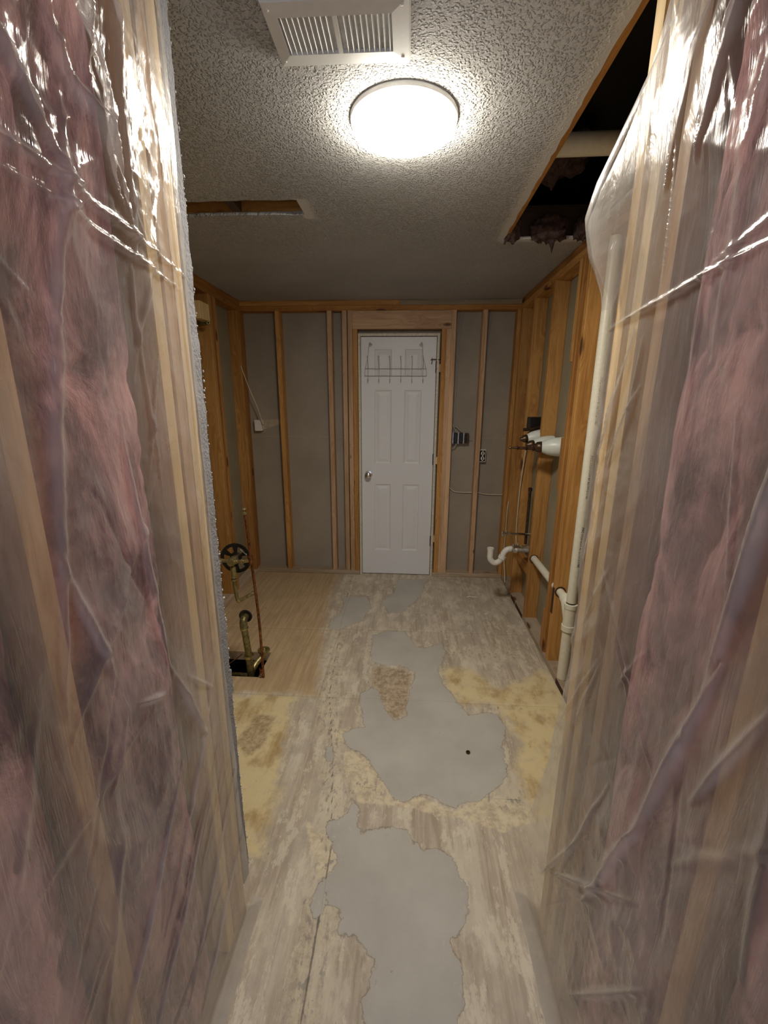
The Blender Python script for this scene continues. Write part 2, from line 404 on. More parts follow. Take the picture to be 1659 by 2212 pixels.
# ------------------------------------------------------------------ floor
HOLE = (-1.12, 2.085, -.835, 2.335)
polys = {
'near': [(-.27,1.21),(-.23,1.14),(-.21,1.1),(-.24,1.06),(-.25,1.01),(-.22,.99),(-.19,.97),(-.17,.94),(-.18,.91),(-.14,.91),(-.09,.87),(-.07,.84),(-.07,.8),(-.09,.76),(-.08,.72),(-.07,.3),(.15,.3),(.16,.74),(.18,.8),(.18,.86),(.15,.9),(.18,.93),(.19,.96),(.22,1.02),(.22,1.05),(.2,1.09),(.18,1.14),(.14,1.17),(.08,1.17),(.04,1.19),(.02,1.23),(-.03,1.24),(-.07,1.24),(-.14,1.21),(-.16,1.23),(-.17,1.31),(-.2,1.35),(-.2,1.29),(-.24,1.25),(-.27,1.24)],
'big': [(-.28,1.68),(-.27,1.62),(-.19,1.58),(-.13,1.53),(-.08,1.44),(-.03,1.36),(.01,1.35),(.08,1.38),(.11,1.38),(.16,1.35),(.21,1.33),(.24,1.36),(.31,1.38),(.37,1.43),(.44,1.5),(.45,1.59),(.45,1.65),(.49,1.77),(.47,1.86),(.42,1.87),(.33,1.85),(.29,1.93),(.25,2.01),(.21,2.12),(.19,2.2),(.26,2.42),(.24,2.52),(.14,2.45),(.07,2.46),(0,2.65),(-.12,2.65),(-.22,2.58),(-.2,2.28),(-.11,2.25),(-.02,2.25),(.07,2.19),(.04,2.03),(.01,1.83),(-.04,1.79),(-.09,1.84),(-.13,1.99),(-.18,2.04),(-.23,1.98),(-.22,1.85),(-.18,1.73),(-.25,1.71)],
'far': [(-.05,3.53),(.2,3.57),(.16,3.41),(.12,3.19),(.04,3.04),(-.02,2.93),(-.12,2.9),(-.15,2.99),(-.19,3.09),(-.1,3.26),(-.08,3.44)],
'farl': [(-.51,3.15),(-.3,3.17),(-.27,2.98),(-.3,2.78),(-.46,2.64),(-.53,2.67),(-.5,2.86),(-.47,3.0)],
'blob': [(-.35,1.6),(-.32,1.62),(-.3,1.58),(-.31,1.53),(-.33,1.53),(-.35,1.56)],
'blob2': [(-.27,1.04),(-.23,1.06),(-.24,1.0),(-.24,.94),(-.26,.94),(-.27,.99)],
'yl': [(-.95,1.94),(-.57,1.95),(-.57,1.86),(-.52,1.53),(-.48,1.32),(-.46,1.09),(-.5,1.08),(-.9,1.08),(-1.4,1.3),(-1.4,1.94)],
'yr': [(.22,2.26),(.42,2.25),(.53,2.08),(.81,2.28),(.95,1.96),(.95,1.3),(.54,1.29),(.48,1.25),(.48,1.38),(.47,1.53),(.54,1.66),(.5,1.8),(.46,1.95),(.28,1.91),(.23,2.08)],
'cream': [(-.27,1.58),(-.19,1.58),(-.13,1.52),(-.03,1.36),(.08,1.38),(.2,1.32),(.31,1.38),(.48,1.37),(.52,1.29),(.37,1.25),(.22,1.29),(.05,1.32),(-.17,1.34),(-.26,1.48)],
'cream2': [(-.35,1.24),(-.28,1.2),(-.22,1.13),(-.27,1.04),(-.29,1.1),(-.35,1.21)],
'cream3': [(-.32,1.62),(-.27,1.63),(-.26,1.72),(-.33,1.71)],
'brown': [(-.75,1.8),(-.63,1.79),(-.64,1.57),(-.69,1.52),(-.77,1.6)],
'brownr': [(-.19,2.23),(-.02,2.23),(.05,2.17),(.01,1.83),(-.04,1.79),(-.09,1.84),(-.18,2.09)],
'clean': [(-1.45,1.945),(-.46,1.945),(-.50,2.3),(-.55,2.65),(-.6,3.0),(-.6,3.7),(-1.45,3.7)],
}
def sdf(X, Y, poly):
    d = np.full(X.shape, 1e9); ins = np.zeros(X.shape, bool)
    n = len(poly)
    for i in range(n):
        x0, y0 = poly[i]; x1, y1 = poly[(i+1) % n]
        ex, ey = x1-x0, y1-y0; t = np.clip(((X-x0)*ex+(Y-y0)*ey)/(ex*ex+ey*ey+1e-12), 0, 1)
        d = np.minimum(d, np.hypot(X-x0-t*ex, Y-y0-t*ey))
        c = ((y0 > Y) != (y1 > Y)) & (X < (x1-x0)*(Y-y0)/((y1-y0) if y1 != y0 else 1e-12)+x0); ins ^= c
    return np.where(ins, d, -d)
def field(X, Y, names):
    r = None
    for n_ in names:
        s = sdf(X, Y, polys[n_]); r = s if r is None else np.maximum(r, s)
    return np.clip(r, -.3, .3)
crack = [(-.24, .3), (-.245, .93), (-.246, 1.155), (-.31, 1.55), (-.40, 1.96), (-.44, 2.5), (-.47, 3.0), (-.49, 3.6)]
def crackd(X, Y):
    d = np.full(X.shape, 1e9)
    for (x0, y0), (x1, y1) in zip(crack, crack[1:]):
        ex, ey = x1-x0, y1-y0; t = np.clip(((X-x0)*ex+(Y-y0)*ey)/(ex*ex+ey*ey), 0, 1)
        d = np.minimum(d, np.hypot(X-x0-t*ex, Y-y0-t*ey))
    for (x0, y0), (x1, y1) in [((.36, 1.385), (.47, 1.385)), ((-.22, 2.42), (.70, 2.41)), ((-.2, 1.41), (-.1, 1.40))]:
        ex, ey = x1-x0, y1-y0; t = np.clip(((X-x0)*ex+(Y-y0)*ey)/(ex*ex+ey*ey), 0, 1)
        d = np.minimum(d, np.hypot(X-x0-t*ex, Y-y0-t*ey)+.0012)
    return d
def sheet(x0, x1, y0, y1, zt=0.0, step=.01, dips=(1, 1, 1, 1)):
    xs = np.linspace(x0, x1, max(2, int((x1-x0)/step)+1)); ys = np.linspace(y0, y1, max(2, int((y1-y0)/step)+1))
    X, Y = np.meshgrid(xs, ys, indexing='ij')
    c = field(X, Y, ['near', 'big', 'far', 'farl', 'blob', 'blob2'])
    Z = zt + .0012*np.clip(c/.02, -1, 1) + .0012*(vnoise(X, Y, 5, 3, 3)-.5)
    dm = np.where(c < .006, .003, 0.0)
    for sl_, on in zip((np.s_[0, :], np.s_[-1, :], np.s_[:, 0], np.s_[:, -1]), dips): Z[sl_] -= dm[sl_]*on
    me = grid_mesh('plywood_sheet', X, Y, Z, dict(compound=c, yellow=field(X, Y, ['yl', 'yr']), cream=field(X, Y, ['cream', 'cream2', 'cream3']),
        brown=field(X, Y, ['brown', 'brownr']), clean=field(X, Y, ['clean']), crack=crackd(X, Y)))
    # give the sheet its edge thickness
    bm = bmesh.new(); bm.from_mesh(me)
    be = [e for e in bm.edges if e.is_boundary]
    for e in be: e.smooth = False
    r = bmesh.ops.extrude_edge_only(bm, edges=be)
    for v in r['geom']:
        if isinstance(v, bmesh.types.BMVert): v.co.z = zt-.017
    bm.to_mesh(me); bm.free()
    return me
# structural subfloor slab made of four rectangles round the service opening
bm = bmesh.new()
FX0, FX1, FY0, FY1 = -1.62, 1.10, -1.7, 3.9
hx0, hy0, hx1, hy1 = HOLE
for lo, hi in [((FX0, FY0), (FX1, hy0)), ((FX0, hy1), (FX1, FY1)), ((FX0, hy0), (hx0, hy1)), ((hx1, hy0), (FX1, hy1))]:
    box_bm(bm, (lo[0], lo[1], -.06), (hi[0], hi[1], -.018))
me = bpy.data.meshes.new('floor'); bm.to_mesh(me); bm.free()
floor = tag(link('floor', me, M_PLATE), kind='structure')
gap = .0004
XS = -.455
sheets = [(-1.47, .95, -1.6, 1.945), (-1.47, XS, 2.64, 3.70), (XS, .95, 1.945, 2.66), (XS, .95, 2.66, 3.70)]
for x0, x1, y0, y1 in sheets:
    link('plywood_sheet', sheet(x0+gap, x1-gap, y0+gap, y1-gap), M_FLOOR, floor)
# the sheet with the cut-out: strips round the opening, one object
parts = [(-1.47, XS, 1.945, hy0), (-1.47, XS, hy1, 2.64), (-1.47, hx0, hy0, hy1), (hx1, XS, hy0, hy1)]
bm = bmesh.new()
for i, (x0, x1, y0, y1) in enumerate(parts):
    m_ = sheet(x0+(gap if x0 == -1.47 else 0), x1-(gap if x1 == XS else 0), y0+(gap if i == 0 else 0), y1-(gap if i == 1 else 0), dips=((1, 1, 1, 0), (1, 1, 0, 1), (1, 0, 0, 0), (0, 1, 0, 0))[i])
    bm.from_mesh(m_)
me = bpy.data.meshes.new('plywood_sheet'); bm.to_mesh(me); bm.free()
me.polygons.foreach_set('use_smooth', [True]*len(me.polygons))
link('plywood_sheet', me, M_FLOOR, floor)
# crawl space pit below the opening
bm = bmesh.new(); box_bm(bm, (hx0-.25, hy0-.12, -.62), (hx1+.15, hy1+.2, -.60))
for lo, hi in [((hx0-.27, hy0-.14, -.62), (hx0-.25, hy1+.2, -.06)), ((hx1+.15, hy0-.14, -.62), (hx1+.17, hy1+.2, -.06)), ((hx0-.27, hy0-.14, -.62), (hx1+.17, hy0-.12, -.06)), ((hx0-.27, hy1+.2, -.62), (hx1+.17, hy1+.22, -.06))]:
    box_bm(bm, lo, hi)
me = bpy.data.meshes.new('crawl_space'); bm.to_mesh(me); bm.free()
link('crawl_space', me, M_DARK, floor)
board('floor_joist', (-.905, hy0+.055, -.10), (-.78, hy0+.055, -.10), .034, .08, (0, 1, 0), M_WOOD_D, floor)

# ------------------------------------------------------------------ ceiling (cells round the openings)
slot = (-1.02, 1.935, -.463, 2.07); rhole = (.45, .70, .835, 2.40)
def in_(r, x, y): return r[0] < x < r[2] and r[1] < y < r[3]
xb = sorted({FX0, -1.46, slot[0], slot[2], -.2, .2, rhole[0], rhole[2], .94, FX1}); yb = sorted({FY0, -.2, rhole[1], slot[1], slot[3], rhole[3], 3.72, FY1})
bm = bmesh.new()
sm = bm.verts.layers.float.new('smooth')
step = .03
allx = sorted({round(v, 4) for a, b in zip(xb, xb[1:]) for v in np.linspace(a, b, max(2, int((b-a)/step)+1))})
ally = sorted({round(v, 4) for a, b in zip(yb, yb[1:]) for v in np.linspace(a, b, max(2, int((b-a)/step)+1))})
def rdist(r, x, y): return math.hypot(max(r[0]-x, 0, x-r[2]), max(r[1]-y, 0, y-r[3]))
V = {}
def vert(i, j):
    if (i, j) not in V:
        x, y = allx[i], ally[j]; z = H
        jx = jy = 0
        for r, a in ((slot, .004), (rhole, .003)):
            if rdist(r, x, y) < 1e-4 and not in_(r, x, y): jx += random.uniform(-a, a); jy += random.uniform(-a, a)
        v = bm.verts.new((x+jx, y+jy, z+.0015*math.sin(x*9+y*4)))
        v[sm] = min(1, max(0, 1-(rdist(rhole, x, y)-.02)/.03)) + min(1, max(0, 1-(rdist((slot[2], slot[1]-.01, slot[2]+.05, slot[3]+.03), x, y))/.01))*.8
        V[i, j] = v
    return V[i, j]
fcs = []
for i in range(len(allx)-1):
    for j in range(len(ally)-1):
        cx, cyy = (allx[i]+allx[i+1])/2, (ally[j]+ally[j+1])/2
        if in_(slot, cx, cyy) or in_(rhole, cx, cyy): continue
        fcs.append(bm.faces.new((vert(i, j), vert(i, j+1), vert(i+1, j+1), vert(i+1, j))))
be = [e for e in bm.edges if e.is_boundary]
r = bmesh.ops.extrude_edge_only(bm, edges=be)
for v in r['geom']:
    if isinstance(v, bmesh.types.BMVert): v.co.z = H+.013; v[sm] = 1
me = bpy.data.meshes.new('ceiling'); bm.to_mesh(me); bm.free()
ceiling = tag(link('ceiling', me, M_CEIL), kind='structure')
# attic structure above
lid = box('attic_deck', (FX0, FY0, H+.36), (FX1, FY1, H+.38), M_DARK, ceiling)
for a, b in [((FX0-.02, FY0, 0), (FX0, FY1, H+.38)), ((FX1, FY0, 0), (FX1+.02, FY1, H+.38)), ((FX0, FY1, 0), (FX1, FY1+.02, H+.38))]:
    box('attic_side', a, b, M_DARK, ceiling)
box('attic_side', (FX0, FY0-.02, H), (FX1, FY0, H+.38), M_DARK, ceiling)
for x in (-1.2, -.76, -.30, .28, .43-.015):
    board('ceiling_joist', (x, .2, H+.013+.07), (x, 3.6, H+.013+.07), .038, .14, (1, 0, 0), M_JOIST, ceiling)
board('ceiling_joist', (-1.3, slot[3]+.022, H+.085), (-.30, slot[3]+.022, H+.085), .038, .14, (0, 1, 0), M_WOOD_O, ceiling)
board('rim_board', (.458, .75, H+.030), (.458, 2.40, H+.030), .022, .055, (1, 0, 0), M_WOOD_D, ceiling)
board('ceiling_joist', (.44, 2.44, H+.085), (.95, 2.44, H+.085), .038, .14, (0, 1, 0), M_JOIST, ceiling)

# ------------------------------------------------------------------ far wall
wb = tag(box('wall_back', (FX0, D+T, 0), (FX1, D+T+.02, H+.013), M_GREYBOARD), kind='structure')
DX0, DX1 = -.40, .21        # door slab
def vstud(x, mat, w=.038, parent=wb, z0=PL, z1=H-.076, y=D): return board('stud', (x, y+T/2, z0), (x, y+T/2, z1), w, T, (1, 0, 0), mat, parent)
zc = H-.038
board('top_plate', (XL-.09, D+T/2, zc-.019-.0), (XR+.09, D+T/2, zc-.019), .038, T, (0, 0, 1), M_WOOD_D, wb)
board('top_plate', (XL-.09, D+T/2, H-.019+.0), (-.09, D+T/2, H-.019), .037, T, (0, 0, 1), M_WOOD_O, wb)
board('top_plate', (-.088, D+T/2, H-.019), (XR+.09, D+T/2, H-.019), .037, T, (0, 0, 1), M_WOOD_GREY, wb)
board('header', (DX0-.065, D+T/2, H-.076-.069), (DX1+.108, D+T/2, H-.076-.069), .136, T, (0, 0, 1), M_WOOD_P, wb)
vstud(-1.07, M_WOOD_O); vstud(-.65, M_WOOD_P); vstud(-.53, M_WOOD_P)
vstud(-.485, M_WOOD_P); vstud(-.445, M_WOOD_O, z1=H-.214)
vstud(.265, M_WOOD_O, z1=H-.214); vstud(.303, M_WOOD_P, z1=H-.214); vstud(.338, M_WOOD_P)
vstud(.58, M_WOOD_P); vstud(.845, M_WOOD_O)
vstud(-1.395, M_WOOD_D)
for a, b in ((XL-.09, DX0-.025), (DX1+.025, XR+.09)):
    board('bottom_plate', (a, D+T/2, PL/2), (b, D+T/2, PL/2), PL, T, (0, 0, 1), M_PLATE, wb)
# horizontal board joint across the backing boards
box('board_seam', (XL-.08, D+T-.002, 1.236), (DX0-.06, D+T+.001, 1.240), M_PAPER, wb)
box('board_seam', (DX1+.06, D+T-.002, 1.236), (XR+.08, D+T+.001, 1.240), M_PAPER, wb)

# ------------------------------------------------------------------ door
def door():
    Wd, Hd, y0 = DX1-DX0, 2.032, D+.03
    root = tag(bpy.data.objects.new('door_1', None), kind='structure'); COL.objects.link(root); root.location = (DX0, y0, .006)
    zs = [0, .224-.0, .831, 1.01, 1.622, 1.732, 1.94, Hd]; xs = [0, .11, .252, .357, .499, Wd]
    bm = bmesh.new(); q = lambda a, b, c, d: bm.faces.new([bm.verts.new(v) for v in (a, b, c, d)])
    for i in range(5):
        for j in range(7):
            x0, x1, z0, z1 = xs[i], xs[i+1], zs[j], zs[j+1]
            if i in (1, 3) and j in (1, 3, 5):
                rings = [(0, 0), (.008, .007), (.016, .009), (.040, .004), (.044, .0035)]
                last = None
                for off, dep in rings:
                    cur = [(x0+off, dep, z0+off), (x1-off, dep, z0+off), (x1-off, dep, z1-off), (x0+off, dep, z1-off)]
                    if last:
                        for k in range(4): q(last[k], last[(k+1) % 4], cur[(k+1) % 4], cur[k])
                    last = cur
                q(*last)
            else: q((x0, 0, z0), (x1, 0, z0), (x1, 0, z1), (x0, 0, z1))
    th = .035
    q((0, 0, 0), (0, 0, Hd), (0, th, Hd), (0, th, 0)); q((Wd, 0, 0), (Wd, th, 0), (Wd, th, Hd), (Wd, 0, Hd))
    q((0, 0, Hd), (Wd, 0, Hd), (Wd, th, Hd), (0, th, Hd)); q((0, 0, 0), (0, th, 0), (Wd, th, 0), (Wd, 0, 0)); q((0, th, 0), (0, th, Hd), (Wd, th, Hd), (Wd, th, 0))
    bmesh.ops.remove_doubles(bm, verts=bm.verts, dist=1e-5)
    me = bpy.data.meshes.new('door_slab'); bm.to_mesh(me); bm.free()
    link('door_slab', me, M_WHITEPAINT, root)
    lathe('door_knob', [(0, 0), (0, .032), (.006, .032), (.010, .012), (.032, .011), (.038, .022), (.048, .029), (.060, .027), (.066, .018), (.068, 0)], (-.342, y0, .92), (0, -1, 0), M_CHROME, root)
    for z in (1.81, 1.06, .33):
        h = tube('hinge', [(DX1+.004, y0-.010, z-.045), (DX1+.004, y0-.010, z+.045)], .009, M_BRONZE, root)
        box_ = box('hinge_leaf', (DX1-.002, y0-.002, z-.045), (DX1+.014, y0+.002, z+.045), M_BRONZE); box_.parent = h
        box_.matrix_parent_inverse = Matrix.Translation(-Vector(root.location))@Matrix.Identity(4) if False else Matrix.Identity(4)
    # jamb
    fr = bmesh.new()
    box_bm(fr, (DX0-.022, D+.004, .0), (DX0-.003, D+T, 2.062), .001); box_bm(fr, (DX1+.004, D+.004, .0), (DX1+.023, D+T, 2.062), .001); box_bm(fr, (DX0-.003, D+.004, 2.043), (DX1+.004, D+T, 2.062), .001)
    me = bpy.data.meshes.new('door_frame'); fr.to_mesh(me); fr.free(); fix(link('door_frame', me, M_JAMB), root)
    bm = bmesh.new(); box_bm(bm, (DX0-.003, D+.068, 0), (DX1+.004, D+.085, .012)); me = bpy.data.meshes.new('threshold'); bm.to_mesh(me); bm.free(); fix(link('threshold', me, M_DARK), root)
    return y0
y0 = door()
# shim blocks between jamb and framing
for z in (.35, 1.05, 1.8): box('shim', (DX1+.023, D+.02, z-.03), (DX1+.0455, D+.075, z+.03), M_WOOD_PALE, wb)

# over-the-door hook rack
rk = empty('over_door_hook_rack', (-.12, y0-.01, 1.69), 'silver wire hook rack with six hooks, near the top of the white door', 'hook rack')
yr = y0-.012
hk = []
for s, xa, xb_ in ((1, -.338, -.366), (-1, .100, .130)):
    bm = bmesh.new()
    tube_bm(bm, smooth_path([(xa+.012*s, yr+.010, 2.0), (xa+.004*s, yr-.004, 1.975), (xa, yr, 1.93), (xa-.006*s, yr, 1.88), (xb_, yr, 1.79), (xb_-.004*s, yr, 1.738)], 4), .0024, 6)
    spiral = [(xa+.016*s+.014*(1-k/22)*math.cos(k*.55), yr-.002, 1.975+.014*(1-k/22)*math.sin(k*.55)) for k in range(20)]
    tube_bm(bm, spiral, .002, 6)
    me = bpy.data.meshes.new('hanger_arm'); bm.to_mesh(me); bm.free(); fix(link('hanger_arm', me, M_WIRE, smooth=True), rk)
for z in (1.795, 1.738): tube('crossbar', [(-.369, yr, z), (.134, yr, z)], .0024, M_WIRE, rk, 6)
for i in range(6):
    x = -.342+.0895*i
    bm = bmesh.new()
    tube_bm(bm, smooth_path([(x-.003, yr-.025, 1.885), (x-.002, yr-.030, 1.875), (x, yr-.02, 1.84), (x, yr-.004, 1.80), (x, yr-.003, 1.72), (x, yr-.006, 1.695), (x, yr-.022, 1.690), (x, yr-.03, 1.705)], 4), .0024, 6)
    bmesh.ops.create_icosphere(bm, subdivisions=1, radius=.0055, matrix=Matrix.Translation((x-.003, yr-.025, 1.887)))
    bmesh.ops.create_icosphere(bm, subdivisions=1, radius=.0055, matrix=Matrix.Translation((x, yr-.031, 1.706)))
    me = bpy.data.meshes.new('hook'); bm.to_mesh(me); bm.free(); fix(link('hook', me, M_WIRE, smooth=True), rk)
# latch at the hinge side
lt = empty('hook_latch', (.205, y0-.01, 1.85), 'small dark hook latch at the upper right edge of the white door', 'latch')
tube('latch_bar', [(.165, y0-.008, 1.862), (.19, y0-.012, 1.866), (.245, y0-.03, 1.862)], .004, M_BRONZE, lt, 8, 3)
tube('latch_pin', [(.175, y0-.008, 1.876), (.178, y0-.012, 1.85), (.172, y0-.008, 1.83)], .003, M_BRONZE, lt, 8, 3)
box('latch_plate', (.216, y0-.012, 1.80), (.224, y0-.003, 1.868), M_BRONZE, lt)

# ------------------------------------------------------------------ right wall
wr = tag(box('wall_right', (XR+T, .9, 0), (XR+T+.02, FY1, H+.013), M_TANBOARD), kind='structure')
def rstud(y, mat, z0=PL, z1=H-.076, w=.038, name='stud', x=XR): return board(name, (x+T/2, y+w/2, z0), (x+T/2, y+w/2, z1), w, T, (0, 1, 0), mat, wr)
board('top_plate', (XR+T/2, .98, H-.057), (XR+T/2, D-.001, H-.057), .038, T, (0, 0, 1), M_WOOD_O, wr)
board('top_plate', (XR+T/2, .98, H-.019), (XR+T/2, D-.001, H-.019), .037, T, (0, 0, 1), M_WOOD_D, wr)
board('bottom_plate', (XR+T/2, .98, PL/2), (XR+T/2, D-.001, PL/2), PL, T, (0, 0, 1), M_PLATE, wr)
rstud(3.585, M_WOOD_O); rstud(3.25, M_WOOD_O); rstud(2.83, M_WOOD_O)
board('stud', (XR+.055, 2.444, PL), (XR+.055, 2.444, H-.076), .038, .066, (0, 1, 0), M_WOOD_O, wr)
for za, zb in ((1.74, H-.077), (1.05, 1.34), (.05, .30)): board('block', (XR+.011, 2.444, za), (XR+.011, 2.444, zb), .037, .021, (0, 1, 0), M_WOOD_O if za > 1 else M_WOOD_D, wr)
rstud(2.387, M_WOOD_D, w=.037); rstud(2.30, M_WOOD_O); rstud(1.935, M_WOOD_O); rstud(1.53, M_WOOD_O); rstud(1.12, M_WOOD_O)
# sistered block with bevel cut behind the wide stud, nail blocks
board('block', (XR+T/2, 2.868, .36), (XR+T/2, 3.248, .36), .089, .038, (0, 0, 1), M_WOOD_D, wr)
# dark boxes on the stud edges: shade inside saw-cut notches, as colour
for y, z0, z1 in ((2.30, .34, .50),): box('notch_shade', (XR-.0015, y+.004, z0), (XR+.005, y+.034, z1), M_NOTCH, wr)
box('notch_shade', (XR+.019, 2.43, .37), (XR+.026, 2.458, .52), M_NOTCH, wr)
for y0_, y1_ in ((1.96, 2.14), (2.88, 3.08), (3.1, 3.22)): box('plate_mark', (XR-.001, y0_, .002), (XR+.002, y1_, .034), M_NOTCH, wr)  # dark strips on the face of the bottom plate
# ------------------------------------------------------------------ left wall
wl = tag(box('wall_left', (XL-T-.02, .9, 0), (XL-T, FY1, H+.013), M_TANBOARD), kind='structure')
def lstud(y, mat, w=.038): return board('stud', (XL-T/2, y+w/2, PL), (XL-T/2, y+w/2, H-.076), w, T, (0, 1, 0), mat, wl)
board('top_plate', (XL-T/2, .98, H-.057), (XL-T/2, D-.001, H-.057), .038, T, (0, 0, 1), M_WOOD_D, wl)
board('top_plate', (XL-T/2, .98, H-.019), (XL-T/2, D-.001, H-.019), .037, T, (0, 0, 1), M_WOOD_D, wl)
board('bottom_plate', (XL-T/2, .98, PL/2), (XL-T/2, D-.001, PL/2), PL, T, (0, 0, 1), M_PLATE, wl)
for y in (1.25, 1.66, 2.07, 2.42, 2.80, 2.84): lstud(y, M_WOOD_D)
lstud(3.065, M_WOOD_O); lstud(3.104, M_WOOD_D); lstud(3.143, M_WOOD_O); lstud(3.591, M_WOOD_O)
blk = box('block', (XL-.02, 2.86, 2.04), (XL+.035, 2.99, 2.145), M_WOOD_PALE, wl, .002)  # lamp light falling on this block is put into its pale colour

# ------------------------------------------------------------------ near wing walls behind the plastic
def wing(name, x, sgn, ys, y_end, mats):
    back = x+sgn*(T+.004)
    w = tag(box(name, (min(back, back+sgn*.012), -1.6, 0), (max(back, back+sgn*.012), y_end, H+.013), M_TANBOARD), kind='structure')
    xc = x+sgn*T/2
    board('top_plate', (xc, -1.6, H-.057), (xc, y_end, H-.057), .038, T, (0, 0, 1), M_WOOD_PALE, w)
    board('top_plate', (xc, -1.6, H-.019), (xc, y_end, H-.019), .037, T, (0, 0, 1), M_WOOD_PALE, w)
    board('bottom_plate', (xc, -1.6, PL/2), (xc, y_end, PL/2), PL, T, (0, 0, 1), M_PLATE, w)
    for y, m in zip(ys, mats): board('stud', (xc, y+.019, PL), (xc, y+.019, H-.076), .038, T, (0, 1, 0), m, w)
    return w
YL, YR = .943, .958
P_, O_ = M_WOOD_PALE, M_WOOD_P
wfl = wing('wall_front_left', NL, -1, (YL-.038, YL-.0765, YL-.122, .47, .06, -.35, -.76, -1.17), YL, (P_, O_, P_, O_, O_, O_, O_, O_))
wfr = wing('wall_front_right', NR, 1, (YR-.038, YR-.098, YR-.183, .445, .04, -.37, -.78, -1.19), YR, (P_, P_, O_, O_, O_, O_, O_, O_))
# end cross walls closing the alcoves (face the room, out of view)
tag(box('wall_alcove_left', (FX0, .93, 0), (NL-T-.016, .95, H+.013), M_GREYBOARD), kind='structure')
tag(box('wall_alcove_right', (NR+T+.016, .93, 0), (FX1, .95, H+.013), M_GREYBOARD), kind='structure')
# rear wall with the window that lets the daylight in
bm = bmesh.new()
for lo, hi in [((FX0, -1.66, 0), (-.45, -1.6, H+.013)), ((.45, -1.66, 0), (FX1, -1.6, H+.013)), ((-.45, -1.66, 0), (.45, -1.6, .7)), ((-.45, -1.66, 2.0), (.45, -1.6, H+.013))]: box_bm(bm, lo, hi)
me = bpy.data.meshes.new('wall_rear'); bm.to_mesh(me); bm.free(); tag(link('wall_rear', me, M_GREYBOARD), kind='structure')

# fibreglass batts between the studs
def batt(x, sgn, y0, y1, label, seed):
    ys = np.linspace(y0+.002, y1-.002, max(12, int((y1-y0)/.007))); zs = np.linspace(PL+.003, H-.08, 300)
    Y, Z = np.meshgrid(ys, zs, indexing='ij')
    u = (Y-y0)/(y1-y0)
    prof = (1-np.abs(2*u-1)**3)
    h = .004+.032*prof*fbm(Y, Z, seed, 7, 3, 4) - .022*fbm(Y, Z, seed+50, 9, 4, 4, True)**6*1.4 - .030*(np.abs(2*u-1)**7)
    sag = (np.exp(-((Z-1.555-.03*np.sin(Y*20))/.018)**2)*.022*np.clip(fbm(Y, Z, seed+8, 14, 3, 2)*2-.5, 0, 1) if seed == 3 else 0)
    X = x-sgn*(h-sag-.026)
    me = grid_mesh('insulation_batt', X, Y, Z)
    bm = bmesh.new(); bm.from_mesh(me); be = [e for e in bm.edges if e.is_boundary]
    r = bmesh.ops.extrude_edge_only(bm, edges=be); nv = [v for v in r['geom'] if isinstance(v, bmesh.types.BMVert)]
    for v in nv: v.co.x = x+sgn*.085
    bmesh.ops.holes_fill(bm, edges=[e for e in bm.edges if e.is_boundary], sides=0)
    bmesh.ops.recalc_face_normals(bm, faces=bm.faces); bm.to_mesh(me); bm.free()
    return tag(link('insulation_batt', me, M_INS), label, 'insulation', 'pink insulation batts behind the plastic')
batt(NL, -1, .520, YL-.150, 'pink insulation batt left of the passage, filling the bay next to the room opening', 3)
batt(NL, -1, .098, .468, 'pink insulation batt left of the passage, in the bay nearest the camera', 8)
batt(NL, -1, -.312, .058, 'pink insulation batt at the far left edge of the photo, behind the nearest stud', 14)
batt(NR, 1, .492, YR-.192, 'pink insulation batt right of the passage, filling the bay next to the room opening', 21)
batt(NR, 1, .078, .443, 'pink insulation batt right of the passage, in the bay nearest the camera', 28)
batt(NR, 1, -.332, .038, 'pink insulation batt at the far right edge of the photo, behind the nearest stud', 33)

